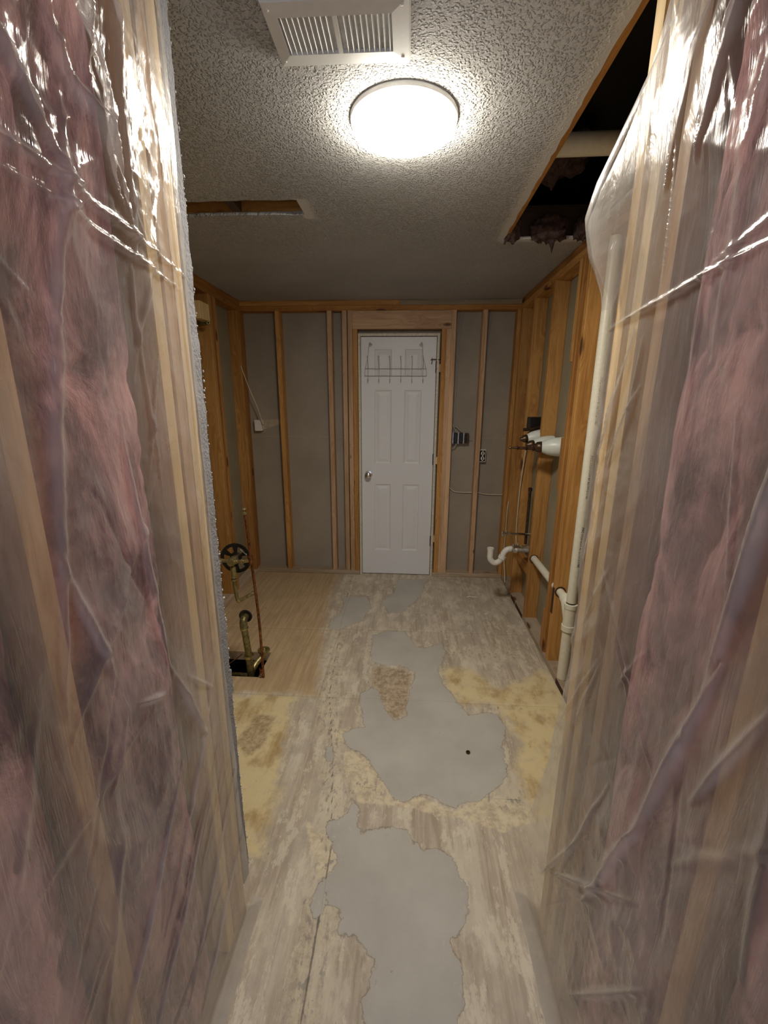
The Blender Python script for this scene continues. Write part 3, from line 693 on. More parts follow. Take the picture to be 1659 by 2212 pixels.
# ------------------------------------------------------------------ plastic film
def seg_crease(Y, Z, a, b, w, amp):
    ex, ey = b[0]-a[0], b[1]-a[1]; L2 = ex*ex+ey*ey
    t = ((Y-a[0])*ex+(Z-a[1])*ey)/L2; tc = np.clip(t, 0, 1)
    d = np.hypot(Y-a[0]-tc*ex, Z-a[1]-tc*ey)
    ww = w*(.35+.65*np.sin(np.pi*tc))
    return amp*np.exp(-(d/ww)**2)*np.sin(np.pi*np.clip(tc, .04, .96))**.5
def film(name, x, sgn, edge, seed, mat, creases, label, lift, n_rand, crumple):
    ns, nz = 330, 620
    z1 = np.linspace(.004, H-.002, nz); s = np.linspace(0, 1, ns)
    y0 = -.30
    S_, Z = np.meshgrid(s, z1, indexing='ij')
    E_ = np.interp(Z, *zip(*edge))
    E_ = E_ + .006*(fbm(Z, Z*0, seed+3, 9, 1, 3)-.5)*2
    Y = y0+S_*(E_-y0)
    wy = Y+.03*(fbm(Y, Z, seed, 3, 2, 3)-.5); wz = Z+.05*(fbm(Y, Z, seed+9, 3, 2, 3)-.5)
    h = .003+.010*fbm(wy, wz, seed+1, 4, 1.6, 4)
    h += .007*(fbm(wy, wz, seed+5, 7, 2.2, 4, True)**3)
    # crumpled area
    for cyy, cz, ry, rz, amp in crumple:
        m = np.exp(-(((Y-cyy)/ry)**2+((Z-cz)/rz)**2))
        a = fbm(wy*1.0+wz*.6, wz-wy*.5, seed+21, 6.5, 5, 2, True)
        h += amp*m*(a**2)*1.2+amp*.22*m*(fbm(wy, wz, seed+31, 26, 20, 3, True)**3)
    cre = np.zeros(Y.shape)
    for a, b, w, amp in creases:
        k = seg_crease(Y, Z, a, b, w, 1.0); h += k*amp; cre = np.maximum(cre, k)
    r = random.Random(seed)
    for _ in range(n_rand):
        ay, az = r.uniform(.1, .95), r.uniform(.05, 2.25)
        ang = r.gauss(1.35, .35)*r.choice((1, 1, 1, -1)) if az > .9 else r.gauss(2.25 if sgn > 0 else .85, .2)
        if az < .9 and sgn < 0: ang = r.gauss(.75, .25)
        L = r.uniform(.08, .45); w = r.uniform(.003, .009)
        k = seg_crease(Y, Z, (ay, az), (ay+L*math.cos(ang), az+L*math.sin(ang)), w, 1.0)
        h += k*r.uniform(.002, .006)*r.choice((1, 1, -.6)); cre = np.maximum(cre, k*.25)
    h += lift(Y, Z, S_)
    # tucked foot of the sheet flares on to the floor
    foot = np.clip((.05-Z)/.05, 0, 1); h += .035*foot**2
    cre = np.maximum(cre, foot*.9)
    h = np.maximum(h, .0015)
    X = x-sgn*h
    me = grid_mesh(name, X, Y, Z, dict(crease=cre))
    return tag(link(name, me, mat), label, 'plastic sheet')
edgeL = [(0, .985), (.05, .965), (.3, .952), (.75, .944), (1.2, .940), (1.7, .942), (2.31, .940)]
crL = [((.30, 1.80), (.93, 1.765), .006, .011), ((.45, 1.765), (.90, 1.735), .005, .009), ((.47, 1.10), (.60, 1.9), .010, .012),
       ((.66, 1.5), (.70, 1.0), .009, .012), ((.70, 1.02), (.80, .78), .010, .012), ((.56, 1.95), (.72, 1.80), .010, .016), ((.60, 2.1), (.735, 1.78), .011, .016),
       ((.40, 2.0), (.60, 1.78), .009, .012), ((.735, 2.2), (.745, 1.75), .010, .014), ((.86, 2.2), (.885, 1.5), .006, .006), ((.90, 2.0), (.92, 1.2), .005, .006),
       ((.58, .50), (.90, .92), .006, .007), ((.50, .32), (.86, .70), .006, .008), ((.62, .22), (.93, .55), .006, .008), ((.66, .12), (.95, .32), .006, .008), ((.40, .42), (.70, .80), .008, .009),
       ((.60, 1.02), (.68, .98), .006, .010), ((.76, .96), (.86, .86), .006, .006), ((.50, 1.32), (.56, 1.1), .007, .009)]
def liftL(Y, Z, S_): return .030*np.exp(-((Y-.50)/.22)**2)*np.exp(-((Z-2.0)/.30)**2)
filmL = film('plastic_sheet', NL, -1, edgeL, 41, M_FILM_L, crL,
             'clear wrinkled plastic sheet stapled over pink insulation, left side of the passage', liftL, 55,
             [(.60, 1.98, .18, .22, .050), (.82, 1.85, .08, .3, .006), (.62, 1.1, .3, .6, .010)])
edgeR = [(0, 1.05), (.08, 1.045), (.34, 1.045), (.66, .975), (.93, .93), (1.09, .925), (1.22, .94), (1.40, .955), (1.68, .95), (1.73, .968), (1.82, 1.035), (1.89, 1.06), (1.94, 1.03), (2.02, .93), (2.11, .83), (2.31, .66)]
crR = [((.55, 1.70), (.95, 1.665), .005, .010), ((.30, 1.80), (.66, 1.70), .005, .006), ((.46, 1.62), (.52, 1.15), .010, .014), ((.50, 1.2), (.62, .72), .011, .014),
       ((.60, .80), (.72, .45), .010, .012), ((.84, 1.65), (.90, 1.38), .007, .012), ((.80, 1.55), (.86, 1.40), .006, .009), ((.88, 1.42), (.90, 1.10), .006, .006),
       ((.70, 2.05), (.80, 1.85), .009, .014), ((.62, 2.05), (.72, 1.85), .009, .015), ((.55, 2.1), (.62, 1.82), .010, .015), ((.76, 1.95), (.78, 1.70), .006, .009),
       ((.56, .70), (.90, .30), .006, .008), ((.70, .8), (.85, .35), .006, .007), ((.50, .60), (.70, .2), .007, .009), ((.80, 1.0), (.86, .8), .005, .006), ((.42, 1.2), (.50, .98), .007, .009), ((.74, .62), (.95, .22), .006, .008)]
def liftR(Y, Z, S_):
    free = np.clip((Y-.88)/.14, 0, 1.6)
    up = np.exp(-((Z-1.95)/.28)**2)
    top = .05*np.exp(-((Z-2.15)/.25)**2)*np.exp(-((Y-.75)/.2)**2)
    low = np.clip((Y-.93)/.1, 0, 1)*.012*np.exp(-((Z-.2)/.3)**2)
    return .02*free**1.5*up+top*.5+low+.006*np.exp(-((Z-1.15)/.5)**2)*np.exp(-((Y-.9)/.08)**2)
filmR = film('plastic_sheet', NR, 1, edgeR, 77, M_FILM_R, crR,
             'milky wrinkled plastic sheet with a loose wavy edge, right side of the passage', liftR, 55,
             [(.62, 1.95, .13, .16, .018), (.88, 1.2, .10, .45, .010), (.88, 1.40, .05, .06, .020), (.65, .5, .3, .5, .010)])
# doubled over flap of the loose edge, upper right
def flap():
    ns, nz = 30, 120
    zz = np.linspace(1.70, 2.20, nz); t = np.linspace(0, 1, ns); Tt, Z = np.meshgrid(t, zz, indexing='ij')
    E_ = np.interp(Z, *zip(*edgeR))
    wid = np.interp(Z, [1.70, 1.8, 1.9, 2.0, 2.2], [.02, .12, .15, .12, .03])
    Y = E_-wid*Tt*1.0
    X = NR-.022-.03*np.sin(np.pi*Tt)*np.exp(-((Z-1.9)/.2)**2)-.018*np.clip((E_-.88)/.14, 0, 1.3)**1.5*(1-Tt)+.006*fbm(Y, Z, 5, 12, 5, 3)
    me = grid_mesh('folded_flap', X, Y, Z, dict(crease=np.zeros(Y.shape)+.15))
    o = link('folded_flap', me, M_FILM_R); o.parent = filmR
flap()
# ragged gypsum board edge at the end of the left wing wall
def ragged():
    w = tag(bpy.data.objects.new('drywall_edge', None), 'broken grey drywall edge with white crumbs, beside the left plastic sheet', 'drywall'); COL.objects.link(w)
    nz = 420; zs = np.linspace(.11, H-.002, nz); n1 = rng.random(nz); n1 = np.convolve(n1, np.ones(3)/3, 'same')
    prof = .983+.007*(fbm(zs, zs*0, 4, 10, 1, 3)-.5)+.005*(n1-.5)
    prof = prof+np.where((zs > .75) & (zs < .82), .010, 0)
    v = []; f = []
    for i, z in enumerate(zs):
        x1 = NL+.0025+.004*(fbm(np.array([z]), np.array([0.]), 9, 18, 1, 2)[0]-.5)
        v += [(x1, YL+.003, z), (x1+.0015, prof[i]-.004, z), (x1-.002, prof[i], z), (NL-.05, prof[i]-.002, z), (NL-.05, YL+.003, z)]
        if i:
            a = 5*i
            for k in range(4): f.append((a-5+k, a-5+k+1, a+k+1, a+k))
            f.append((a-5+4, a-5, a, a+4))
    f += [(4, 3, 2, 1, 0), tuple(5*(nz-1)+k for k in range(5))]
    link('gypsum_core', pydata('gypsum_core', v, f), M_DRYWALL, w)
    bm = bmesh.new()
    for k in range(260):
        i = int(rng.integers(0, nz)); z = zs[i]
        r = float(rng.uniform(.0007, .0021))
        bmesh.ops.create_icosphere(bm, subdivisions=1, radius=r, matrix=Matrix.Translation((NL+.003+float(rng.uniform(-.002, .002)), prof[i]+float(rng.uniform(-.004, .0015)), z))@Matrix.Scale(float(rng.uniform(1, 2.2)), 4, (0, 0, 1)))
    me = bpy.data.meshes.new('gypsum_crumbs'); bm.to_mesh(me); bm.free(); tag(link('gypsum_crumbs', me, M_DRYCHALK, w, True), kind='stuff')
ragged()

# ------------------------------------------------------------------ ceiling light
lc = (-.031, 1.452)
cl = empty('ceiling_light', (lc[0], lc[1], H), 'round lit flush ceiling light with a white rim, on the textured ceiling', 'ceiling light')
lathe('rim', [(-.001, 0), (-.001, .150), (.004, .153), (.013, .151), (.015, .148), (.013, .145)], (lc[0], lc[1], H), (0, 0, -1), M_WHITE, cl, 64)
lathe('diffuser', [(.0145, .146), (.022, .1475), (.030, .143), (.036, .12), (.039, .07), (.040, 0)], (lc[0], lc[1], H), (0, 0, -1), M_LAMP, cl, 64)
# ------------------------------------------------------------------ ceiling vent
cv = empty('ceiling_vent', (-.16, 1.15, H), 'white rectangular ceiling vent grille with two banks of slats, ahead of the lamp', 'vent')
vx0, vx1, vy0, vy1 = -.320, -.012, 1.060, 1.235
bm = bmesh.new(); ox0, ox1, oy0, oy1 = -.290, -.052, 1.098, 1.196
def ring(bm, outs, z0, z1):
    pass
a = [(vx0, vy0, H-.002), (vx1, vy0, H-.002), (vx1, vy1, H-.002), (vx0, vy1, H-.002)]
b = [(vx0+.004, vy0+.004, H-.010), (vx1-.004, vy0+.004, H-.010), (vx1-.004, vy1-.004, H-.010), (vx0+.004, vy1-.004, H-.010)]
c = [(ox0, oy0, H-.012), (ox1, oy0, H-.012), (ox1, oy1, H-.012), (ox0, oy1, H-.012)]
d = [(q[0], q[1], H-.004) for q in c]
L_ = [[bm.verts.new(q) for q in r_] for r_ in (a, b, c, d)]
for A, B in zip(L_, L_[1:]):
    for k in range(4): bm.faces.new((A[k], A[(k+1) % 4], B[(k+1) % 4], B[k]))
bmesh.ops.recalc_face_normals(bm, faces=bm.faces)
me = bpy.data.meshes.new('vent_frame'); bm.to_mesh(me); bm.free(); fix(link('vent_frame', me, M_VENT), cv)
box('vent_duct', (ox0, oy0, H-.0035), (ox1, oy1, H-.003), plain('pale_duct_grey', (.74, .75, .74), .8), cv)  # even pale grey backing behind the slats
box('center_bar', (-.176, oy0, H-.012), (-.166, oy1, H-.005), M_VENT, cv)
sl = None
n_s = 20
for k in range(n_s):
    x = ox0+.006+(ox1-ox0-.012)*k/(n_s-1)
    if abs(x+.171) < .008: continue
    if sl is None:
        bm = bmesh.new(); vv = [bm.verts.new(q) for q in ((0, oy0, -.012), (0, oy1, -.012), (.005, oy1, -.0042), (.005, oy0, -.0042), (-.0012, oy0, -.0115), (-.0012, oy1, -.0115), (.0038, oy1, -.0042), (.0038, oy0, -.0042))]
        for q in ((0, 1, 2, 3), (7, 6, 5, 4), (0, 4, 5, 1), (3, 2, 6, 7)): bm.faces.new([vv[i] for i in q])
        sl = bpy.data.meshes.new('slat'); bm.to_mesh(sl); bm.free(); sl.materials.append(M_VENT)
    o = link('slat', sl); o.location = (x, 0, H); fix(o, cv)
for yy in (1.08, 1.215):
    for xx in (-.306, -.03): lathe('screw', [(0, 0), (0, .004), (.0015, .003), (.002, 0)], (xx, yy, H-.0105), (0, 0, -1), M_VENT, cv, 10)

# ------------------------------------------------------------------ attic contents seen through the opening
ap = empty('attic_pipe', (.55, 1.86, 2.42), 'off-white pipe crossing the dark ceiling opening at upper right', 'pipe')
tube('pipe_run', [(.42, 1.86, 2.43), (1.0, 1.87, 2.44)], .036, M_PVC, ap, 20)
lathe('pipe_collar', [(0, .036), (0, .042), (.05, .042), (.05, .036)], (.80, 1.8665, 2.4366), (1, .017, .017), M_PVC, ap, 20)
def clump(loc, sx, sy, sz, seed, label):
    bm = bmesh.new(); bmesh.ops.create_icosphere(bm, subdivisions=4, radius=1)
    from mathutils import noise as nz_
    for v in bm.verts:
        n_ = nz_.fractal(v.co*2.2+Vector((seed, seed*2, 0)), 1.0, 2.2, 5); v.co *= 1+.45*n_
        v.co = Vector((v.co.x*sx, v.co.y*sy, v.co.z*sz))
        if v.co.z < 0: v.co.z *= 1+.8*max(0, nz_.noise(Vector((v.co.x*60, v.co.y*60, seed))))
    me = bpy.data.meshes.new('insulation_clump'); bm.to_mesh(me); bm.free()
    o = link('insulation_clump', me, M_INSDARK, smooth=True); o.location = loc
    return tag(o, label, 'insulation')
clump((.48, 2.375, 2.340), .040, .05, .045, 3, 'small shaded insulation tuft at the left corner of the ceiling opening')
clump((.66, 2.385, 2.345), .085, .05, .055, 9, 'shaded pink-grey insulation clump hanging over the far rim of the ceiling opening')
clump((.81, 2.34, 2.335), .035, .06, .045, 17, 'shaded insulation tuft at the right corner of the ceiling opening, above the top plate')
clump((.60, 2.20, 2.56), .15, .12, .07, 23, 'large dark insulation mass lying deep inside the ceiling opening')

# ------------------------------------------------------------------ PVC vent stack on the right wall
px, py = .892, 2.215
st = empty('drain_stack', (px, py-.05, .04), 'off-white upright drain pipe with branch fitting, in front of the right studs', 'pipe')
def Pp(z): return (px-.012, 2.135, z)
tube('upper_pipe', [Pp(.50), Pp(H-.08)], .0245, M_PVC, st, 24)
tube('lower_pipe', [Pp(.04), Pp(.34)], .0275, M_PVC, st, 24)
lathe('wye_fitting', [(0, .0275), (0, .035), (.03, .035), (.032, .031), (.13, .031), (.132, .034), (.155, .034), (.157, .0245)], Pp(.335), (0, 0, 1), M_PVC, st, 24)
tube('branch_socket', [(Pp(0)[0], 2.135, .40), (Pp(0)[0], 2.19, .47), (Pp(0)[0]+.0, 2.225, .482)], .031, M_PVC, st, 20, 5)
tube('branch_pipe', [(Pp(0)[0], 2.20, .481), (Pp(0)[0], 2.86, .487)], .0225, M_PVC, st, 20)
# printed text along the pipe
def text(name, body, size, mat, parent, loc, rotm, depth=.0002):
    c_ = bpy.data.curves.new(name, 'FONT'); c_.body = body; c_.size = size; c_.extrude = depth; c_.resolution_u = 1
    c_.materials.append(mat)
    tmp = bpy.data.objects.new(name+'_curve', c_); COL.objects.link(tmp)
    dg = bpy.context.evaluated_depsgraph_get(); dg.update()
    me = bpy.data.meshes.new_from_object(tmp.evaluated_get(dg)); bpy.data.objects.remove(tmp); bpy.data.curves.remove(c_)
    me.name = name
    o = bpy.data.objects.new(name, me); COL.objects.link(o)
    if not me.materials: me.materials.append(mat)
    o.parent = parent
    o.matrix_parent_inverse = Matrix.Translation(-Vector(parent.location)) if parent.type == 'EMPTY' else Matrix.Identity(4)
    m = rotm.to_4x4(); m.translation = loc; o.matrix_basis = m
    return o
nrm = Vector((-.10, -1, 0)).normalized()
for z in (.62, .98, 1.34):
    zz_ = Vector((0, 0, -1)); side = zz_.cross(-nrm).normalized()
    m = Matrix((zz_, nrm.cross(zz_), nrm)).transposed()
    text('pipe_print', 'PVC-1120 SCH 40 ASTM D1785', .016, M_INK, st, Vector(Pp(z+.3))+nrm*.0247, m)
# dark rings on the studs: shade in the holes round the branch pipe, as colour
for y in (2.30, 2.83):
    lathe('hole_shade', [(0, .0235), (0, .031), (.002, .031), (.002, .0235)], (Pp(0)[0], y-.001, .483), (0, -1, 0), M_NOTCH, wr, 24)

# ------------------------------------------------------------------ sink trap, stops and supplies
tr = empty('sink_trap', (.72, 2.95, .42), 'white plastic sink trap jutting out of the right wall', 'drain trap')
tube('trap_bend', [(.604, 2.95, .515), (.604, 2.95, .47), (.606, 2.95, .435), (.628, 2.95, .408), (.655, 2.95, .405), (.680, 2.95, .425), (.69, 2.95, .445)], .0205, M_TRAP, tr, 20, 5)
lathe('inlet_collar', [(0, .0205), (0, .024), (.014, .024), (.014, .017), (.004, .016)], (.604, 2.95, .503), (0, 0, 1), M_TRAP, tr, 24)
lathe('slip_nut', [(-.012, .021), (-.012, .028), (.012, .028), (.012, .021)], (.69, 2.95, .447), (.35, 0, 1), M_TRAP, tr, 12)
tube('trap_arm', [(.692, 2.95, .455), (.702, 2.95, .485), (.725, 2.95, .508), (.755, 2.95, .513)], .0205, M_TRAP, tr, 20, 5)
tube('wall_pipe', [(.75, 2.95, .513), (.93, 2.95, .508)], .023, M_TRAPD, tr, 20)
lathe('arm_nut', [(0, .023), (0, .029), (.022, .029), (.022, .023)], (.765, 2.95, .513), (1, 0, 0), M_TRAP, tr, 12)
def stop(y, z, x0, label):
    t = empty('stop_valve', (x0, y, z), label, 'valve')
    lathe('valve_handle', [(0, 0), (0, .015), (.004, .021), (.012, .021), (.016, .014), (.014, 0)], (x0, y, z), (1, 0, 0), M_CHROME, t, 10)
    tube('valve_body', [(x0+.012, y, z), (x0+.04, y, z), (x0+.07, y, z)], .012, M_CHROME, t, 12)
    lathe('valve_nut', [(0, .009), (0, .0135), (.016, .0135), (.016, .009)], (x0+.045, y, z), (1, 0, 0), M_BRASS, t, 6)
    tube('supply_stub', [(x0+.068, y, z), (.93, y, z-.002)], .0095, M_CHROME, t, 12)
    tube('outlet_stub', [(x0+.035, y, z), (x0+.035, y, z+.028)], .006, M_CHROME, t, 10)
stop(3.02, .605, .690, 'upper chrome stop valve jutting from the right wall above the white trap')
stop(2.86, .560, .735, 'lower chrome stop valve jutting from the right wall just over the white trap')
for k, (y, x, z0, z1, lab) in enumerate(((3.05, .875, .52, .92, 'dark upright tube, left of the two in the right wall, behind the valves'), (2.875, .885, .30, .88, 'dark upright tube nearer the camera, tight against the wide right stud'))):
    t = empty('dark_upright', (x, y, z0), lab, 'pipe')
    tube('pipe_run', [(x, y, z0), (x, y, z1)], .010, M_DARKPIPE, t, 12)  # plain dark tube standing in the stud bay
    lathe('pipe_cap', [(0, .010), (0, .014), (.02, .014), (.024, .008), (.024, 0)], (x, y, z1-.002), (0, 0, 1), M_DARKPIPE, t, 12)
pb = tag(box('plaster_chunk', (.90, 2.94, .60), (.932, 3.04, .78), M_DRYCHALK, None, .006), 'white scrap of plaster stuck between the right studs above the trap', 'plaster')
def cable(pts, r, mat, label, n=6, cat='cable'):
    o = tube('cable', pts, r, mat, None, 8, n); return tag(o, label, cat)
cable([(.88, 2.885, 2.225), (.875, 2.885, 1.75), (.862, 2.885, 1.587), (.868, 2.878, 1.50), (.90, 2.875, 1.47)], .0042, M_CABLE, 'pale cable running down beside the wide right stud to the wall box')
cable([(.862, 3.20, 1.25), (.855, 3.22, 1.05), (.85, 3.235, .88), (.849, 3.235, .6), (.856, 3.22, .46)], .0042, M_CABLE, 'pale cable hanging down the right wall behind the vanity light')
cable([(.862, 3.60, .74), (.848, 3.57, .66), (.846, 3.56, .50), (.848, 3.57, .42), (.842, 3.55, .28), (.846, 3.48, .12), (.84, 3.42, .05)], .0045, M_CABLE, 'thin pale tube hanging near the far corner of the right wall, behind the trap')

# ------------------------------------------------------------------ vanity light hanging in the right wall
vl = empty('vanity_light', (.80, 2.70, 1.30), 'bronze vanity light with frosted glass shades, dangling at the right wall', 'wall light')
box('wall_box', (.825, 3.005, 1.355), (.936, 3.11, 1.435), M_BLACK, vl, .006)
tube('backplate_bar', [(.775, 2.99, 1.352), (.84, 2.99, 1.358), (.915, 3.0, 1.375)], .011, M_BRONZE, vl, 12, 4)
tube('curved_arm', [(.86, 2.98, 1.350), (.81, 2.96, 1.335), (.790, 2.93, 1.29), (.76, 2.80, 1.262), (.74, 2.67, 1.260)], .008, M_BRONZE, vl, 12, 6)
prof = [(0, 0), (.004, .008), (.012, .010), (.018, .005), (.024, .006), (.05, .008), (.056, .014), (.062, .008), (.10, .009), (.106, .016), (.112, .009), (.14, .009), (.146, .017), (.156, .013), (.165, .015), (.175, .012)]
lathe('turned_spindle', prof, (.610, 2.665, 1.262), (.985, -.05, -.02), M_BRONZE, vl, 16)
def shade(o0, ax, sc):
    a = Vector(ax).normalized(); o0 = Vector(o0)
    s = lathe('lamp_shade', [(0, .024*sc), (.02*sc, .036*sc), (.05*sc, .050*sc), (.09*sc, .058*sc), (.13*sc, .061*sc), (.175*sc, .060*sc), (.175*sc, .057*sc), (.12*sc, .057*sc), (.05*sc, .046*sc), (.02*sc, .032*sc), (0, .02*sc)], o0, a, M_SHADE, vl, 32)
    lathe('socket', [(-.045*sc, 0), (-.045*sc, .014*sc), (-.03*sc, .018*sc), (-.015*sc, .032*sc), (.012*sc, .036*sc), (.022*sc, .030*sc), (.022*sc, 0)], o0, a, M_BRONZE, vl, 20)
shade((.792, 2.655, 1.268), (.96, -.26, .04), .95)
shade((.775, 2.765, 1.272), (.93, .15, .06), .80)
shade((.765, 2.885, 1.300), (.90, .1, .12), .75)

# ------------------------------------------------------------------ far wall electrics
sb = empty('switch_box', (.42, D+.045, 1.19), 'wide metal box with three exposed dark switches, right of the white door', 'switch box')
box('box_shell', (.335, D+.030, 1.196), (.505, D+.0885, 1.280), M_DARKPIPE, sb, .002)
for i in range(4):
    x = .348+.045*i
    s_ = box('switch', (x-.014, D+.020, 1.200 if i in (1, 2) else 1.206), (x+.014 if i < 3 else x+.006, D+.032, 1.284 if i in (1, 2) else 1.275), M_BLACK, sb, .004)
    if i < 3: box('mount_strap', (x+.017, D+.024, 1.194), (x+.029, D+.031, 1.286), M_STEEL, sb, .001)
tube('box_screw', [(.505, D+.04, 1.236), (.53, D+.036, 1.236)], .0025, M_STEEL, sb, 6)
ob = empty('outlet', (.63, D+.05, 1.04), 'duplex wall outlet without its cover plate, beside a stud right of the door', 'outlet')
box('outlet_box', (.600, D+.040, 1.040), (.658, D+.0885, 1.146), M_WHITE, ob, .003)
box('outlet_recess', (.606, D+.036, 1.047), (.652, D+.041, 1.139), M_BLACK, ob, .002)
for z in (1.072, 1.114):
    f_ = lathe('receptacle_face', [(0, .0155), (.006, .0155), (.007, .013), (.007, 0)], (.629, D+.037, z), (0, -1, 0), M_WHITE, ob, 16)
box('receptacle_strap', (.625, D+.030, 1.05), (.633, D+.037, 1.136), M_WHITE, ob)
jb = empty('junction_box', (-1.28, D+.05, 1.28), 'white junction box beside torn wall paper in the far left corner', 'junction box')
box('box_shell', (-1.325, D+.030, 1.285), (-1.262, D+.0885, 1.378), M_WHITE, jb, .003)
tube('wire_tail', [(-1.262, D+.03, 1.345), (-1.23, D+.01, 1.33), (-1.215, D+.03, 1.315), (-1.20, D+.05, 1.325)], .003, M_CABLEG, jb, 6, 4)
v = [(-1.262, 1.382), (-1.22, 1.379), (-1.17, 1.383), (-1.09, 1.392), (-1.10, 1.36), (-1.13, 1.335), (-1.18, 1.32), (-1.225, 1.29), (-1.262, 1.27)]
v = [(x, D+T-.001, z) for x, z in v]+[(x, D+T-.006-.004*random.random(), z) for x, z in v]
tp_ = link('torn_paper', pydata('torn_paper', v, [tuple(range(9)), tuple(range(17, 8, -1))]+[(i, (i+1) % 9, (i+1) % 9+9, i+9) for i in range(9)]), M_PAPER, wb)
yw = D+.075
cable([(-1.47, D+.02, 2.23), (-1.44, D+.0, 2.10), (-1.40, D-.03, 1.88), (-1.33, D-.04, 1.66), (-1.27, D-.02, 1.48), (-1.245, D+.01, 1.35)], .0042, M_CABLE, 'white cable curving down the far left corner to the junction box')
cable([(.378, yw, 2.235), (.368, yw, 2.14), (.362, yw, 2.0), (.3615, yw, 1.7), (.362, yw, 1.40), (.37, yw-.02, 1.34), (.40, yw-.035, 1.285)], .0038, M_CABLEG, 'grey cable from the top plate to the switch box, hugging the door studs')
cable([(.412, yw, 2.235), (.400, yw, 2.12), (.384, yw-.004, 1.95), (.3825, yw, 1.65), (.385, yw, 1.36), (.40, yw-.02, 1.33), (.46, yw-.035, 1.285)], .0038, M_CABLEG, 'grey cable from the top plate to the switch box, right one of the pair')
cable([(.638, yw, 2.235), (.620, yw, 2.05), (.606, yw, 1.8), (.604, yw, 1.5), (.605, yw, 1.25), (.612, yw-.01, 1.15)], .0038, M_CABLEG, 'grey cable running down to the wall outlet')
cable([(.41, yw-.03, 1.20), (.39, yw-.04, 1.17), (.362, yw-.01, 1.14), (.36, yw, 1.10)], .0038, M_CABLEG, 'short cable leaving the bottom of the switch box')
cable([(.358, yw, .815), (.40, yw, .778), (.45, yw, .768), (.562, yw, .767)], .0045, M_CABLE, 'pale horizontal cable low on the far wall, from door studs to the next stud')
cable([(.598, yw, .775), (.65, yw, .758), (.72, yw, .752), (.828, yw, .752)], .0045, M_CABLE, 'pale horizontal cable low on the far wall, in the corner bay')

# ------------------------------------------------------------------ tub plumbing
ty = 2.08
tv = empty('tub_valve', (-.92, ty, .46), 'brass tub valve with black spoked ring, on a tall copper riser from the floor opening', 'valve')
tube('copper_riser', [(-.806, ty+.01, -.30), (-.80, ty, .30), (-.818, ty, .68), (-.836, ty, .985)], .0075, M_COPPER, tv, 12, 4)
lathe('riser_cap', [(0, .009), (0, .013), (.012, .013), (.013, .008), (.022, .008), (.026, .013), (.034, .011), (.034, 0)], (-.8355, ty, .962), (-.06, 0, 1), M_BRASS, tv, 14)
lathe('coupling', [(0, .009), (0, .012), (.03, .012), (.03, .009)], (-.8085, ty, .20-.17), (0, 0, 1), M_COPPER, tv, 14)
vc = Vector((-.922, ty, .703))
lathe('valve_core', [(-.03, 0), (-.03, .018), (0, .024), (.03, .022), (.05, .015), (.07, .012), (.07, 0)], vc, (0, 1, 0), M_BRASS, tv, 16)
tube('valve_cross', [vc+Vector((-.085, 0, .004)), vc+Vector((-.05, 0, .002)), vc, vc+Vector((.055, 0, 0)), vc+Vector((.10, 0, .008))], .010, M_BRASS, tv, 12)
for dx in (-.06, -.02, .02, .055): lathe('fitting_collar', [(-.006, .010), (-.006, .0145), (.006, .0145), (.006, .010)], vc+Vector((dx, 0, 0)), (1, 0, 0), M_BRASS, tv, 12)
tube('riser_tee', [vc+Vector((.100, 0, -.012)), vc+Vector((.100, 0, .032))], .0125, M_COPPER, tv, 12)
tube('tub_drop', [vc+Vector((0, 0, .02)), vc+Vector((0, 0, -.11)), vc+Vector((.006, 0, -.20)), (-.913, ty, .478)], .0095, M_BRASSG, tv, 12, 3)
tube('drop_union', [vc+Vector((0, 0, -.03)), vc+Vector((0, 0, -.095))], .015, M_BRASS, tv, 12)
lathe('union_ring', [(0, .012), (0, .0165), (.01, .0165), (.01, .012)], vc+Vector((0, 0, -.11)), (0, 0, 1), M_BRASS, tv, 12)
tube('spout_elbow', [(-.913, ty, .482), (-.910, ty+.01, .468), (-.898, ty+.04, .466), (-.875, ty+.08, .470), (-.862, ty+.105, .473)], .0105, M_BRASS, tv, 12, 4)
lathe('spout_tip', [(0, .0105), (0, .014), (.012, .014), (.012, .004)], (-.863, ty+.10, .473), (.2, 1, .02), M_STEEL, tv, 12)
# black ring: rim, hub and spokes as one plate with openings
def spoked():
    bm = bmesh.new(); cyl = vc+Vector((0, .045, 0)); R1, R2, r0 = .084, .066, .034
    seg = 60
    for y_ in (0, .006):
        pass
    def ringf(ra, rb, k0, k1):
        for k in range(k0, k1):
            a0, a1 = 2*math.pi*k/seg, 2*math.pi*(k+1)/seg
            for yy, flip in ((0, 0), (.006, 1)):
                p = [cyl+Vector((r*math.cos(a), yy, r*math.sin(a))) for r, a in ((ra, a0), (rb, a0), (rb, a1), (ra, a1))]
                f = [bm.verts.new(q) for q in p]; bm.faces.new(f[::-1] if flip else f)
            for r in (ra, rb):
                p = [cyl+Vector((r*math.cos(a), yy, r*math.sin(a))) for yy, a in ((0, a0), (.006, a0), (.006, a1), (0, a1))]
                bm.faces.new([bm.verts.new(q) for q in p])
    ringf(R2, R1, 0, seg); ringf(.012, r0, 0, seg)
    for k in (3, 13, 23, 33, 43, 53): ringf(r0, R2, k, k+4)
    bmesh.ops.remove_doubles(bm, verts=bm.verts, dist=1e-5)
    me = bpy.data.meshes.new('mounting_ring'); bm.to_mesh(me); bm.free()
    fix(link('mounting_ring', me, M_BLACK), tv)
    for a_, b_ in (((.035, .045), (.062, .022)), ((.030, .052), (.050, .036)), ((.045, -.012), (.065, -.014)), ((.040, -.020), (.062, -.022))):
        tube('ring_screw', [cyl+Vector((a_[0], -.002, a_[1])), cyl+Vector((b_[0], -.002, b_[1]))], .0025, M_STEEL, tv, 6)
spoked()
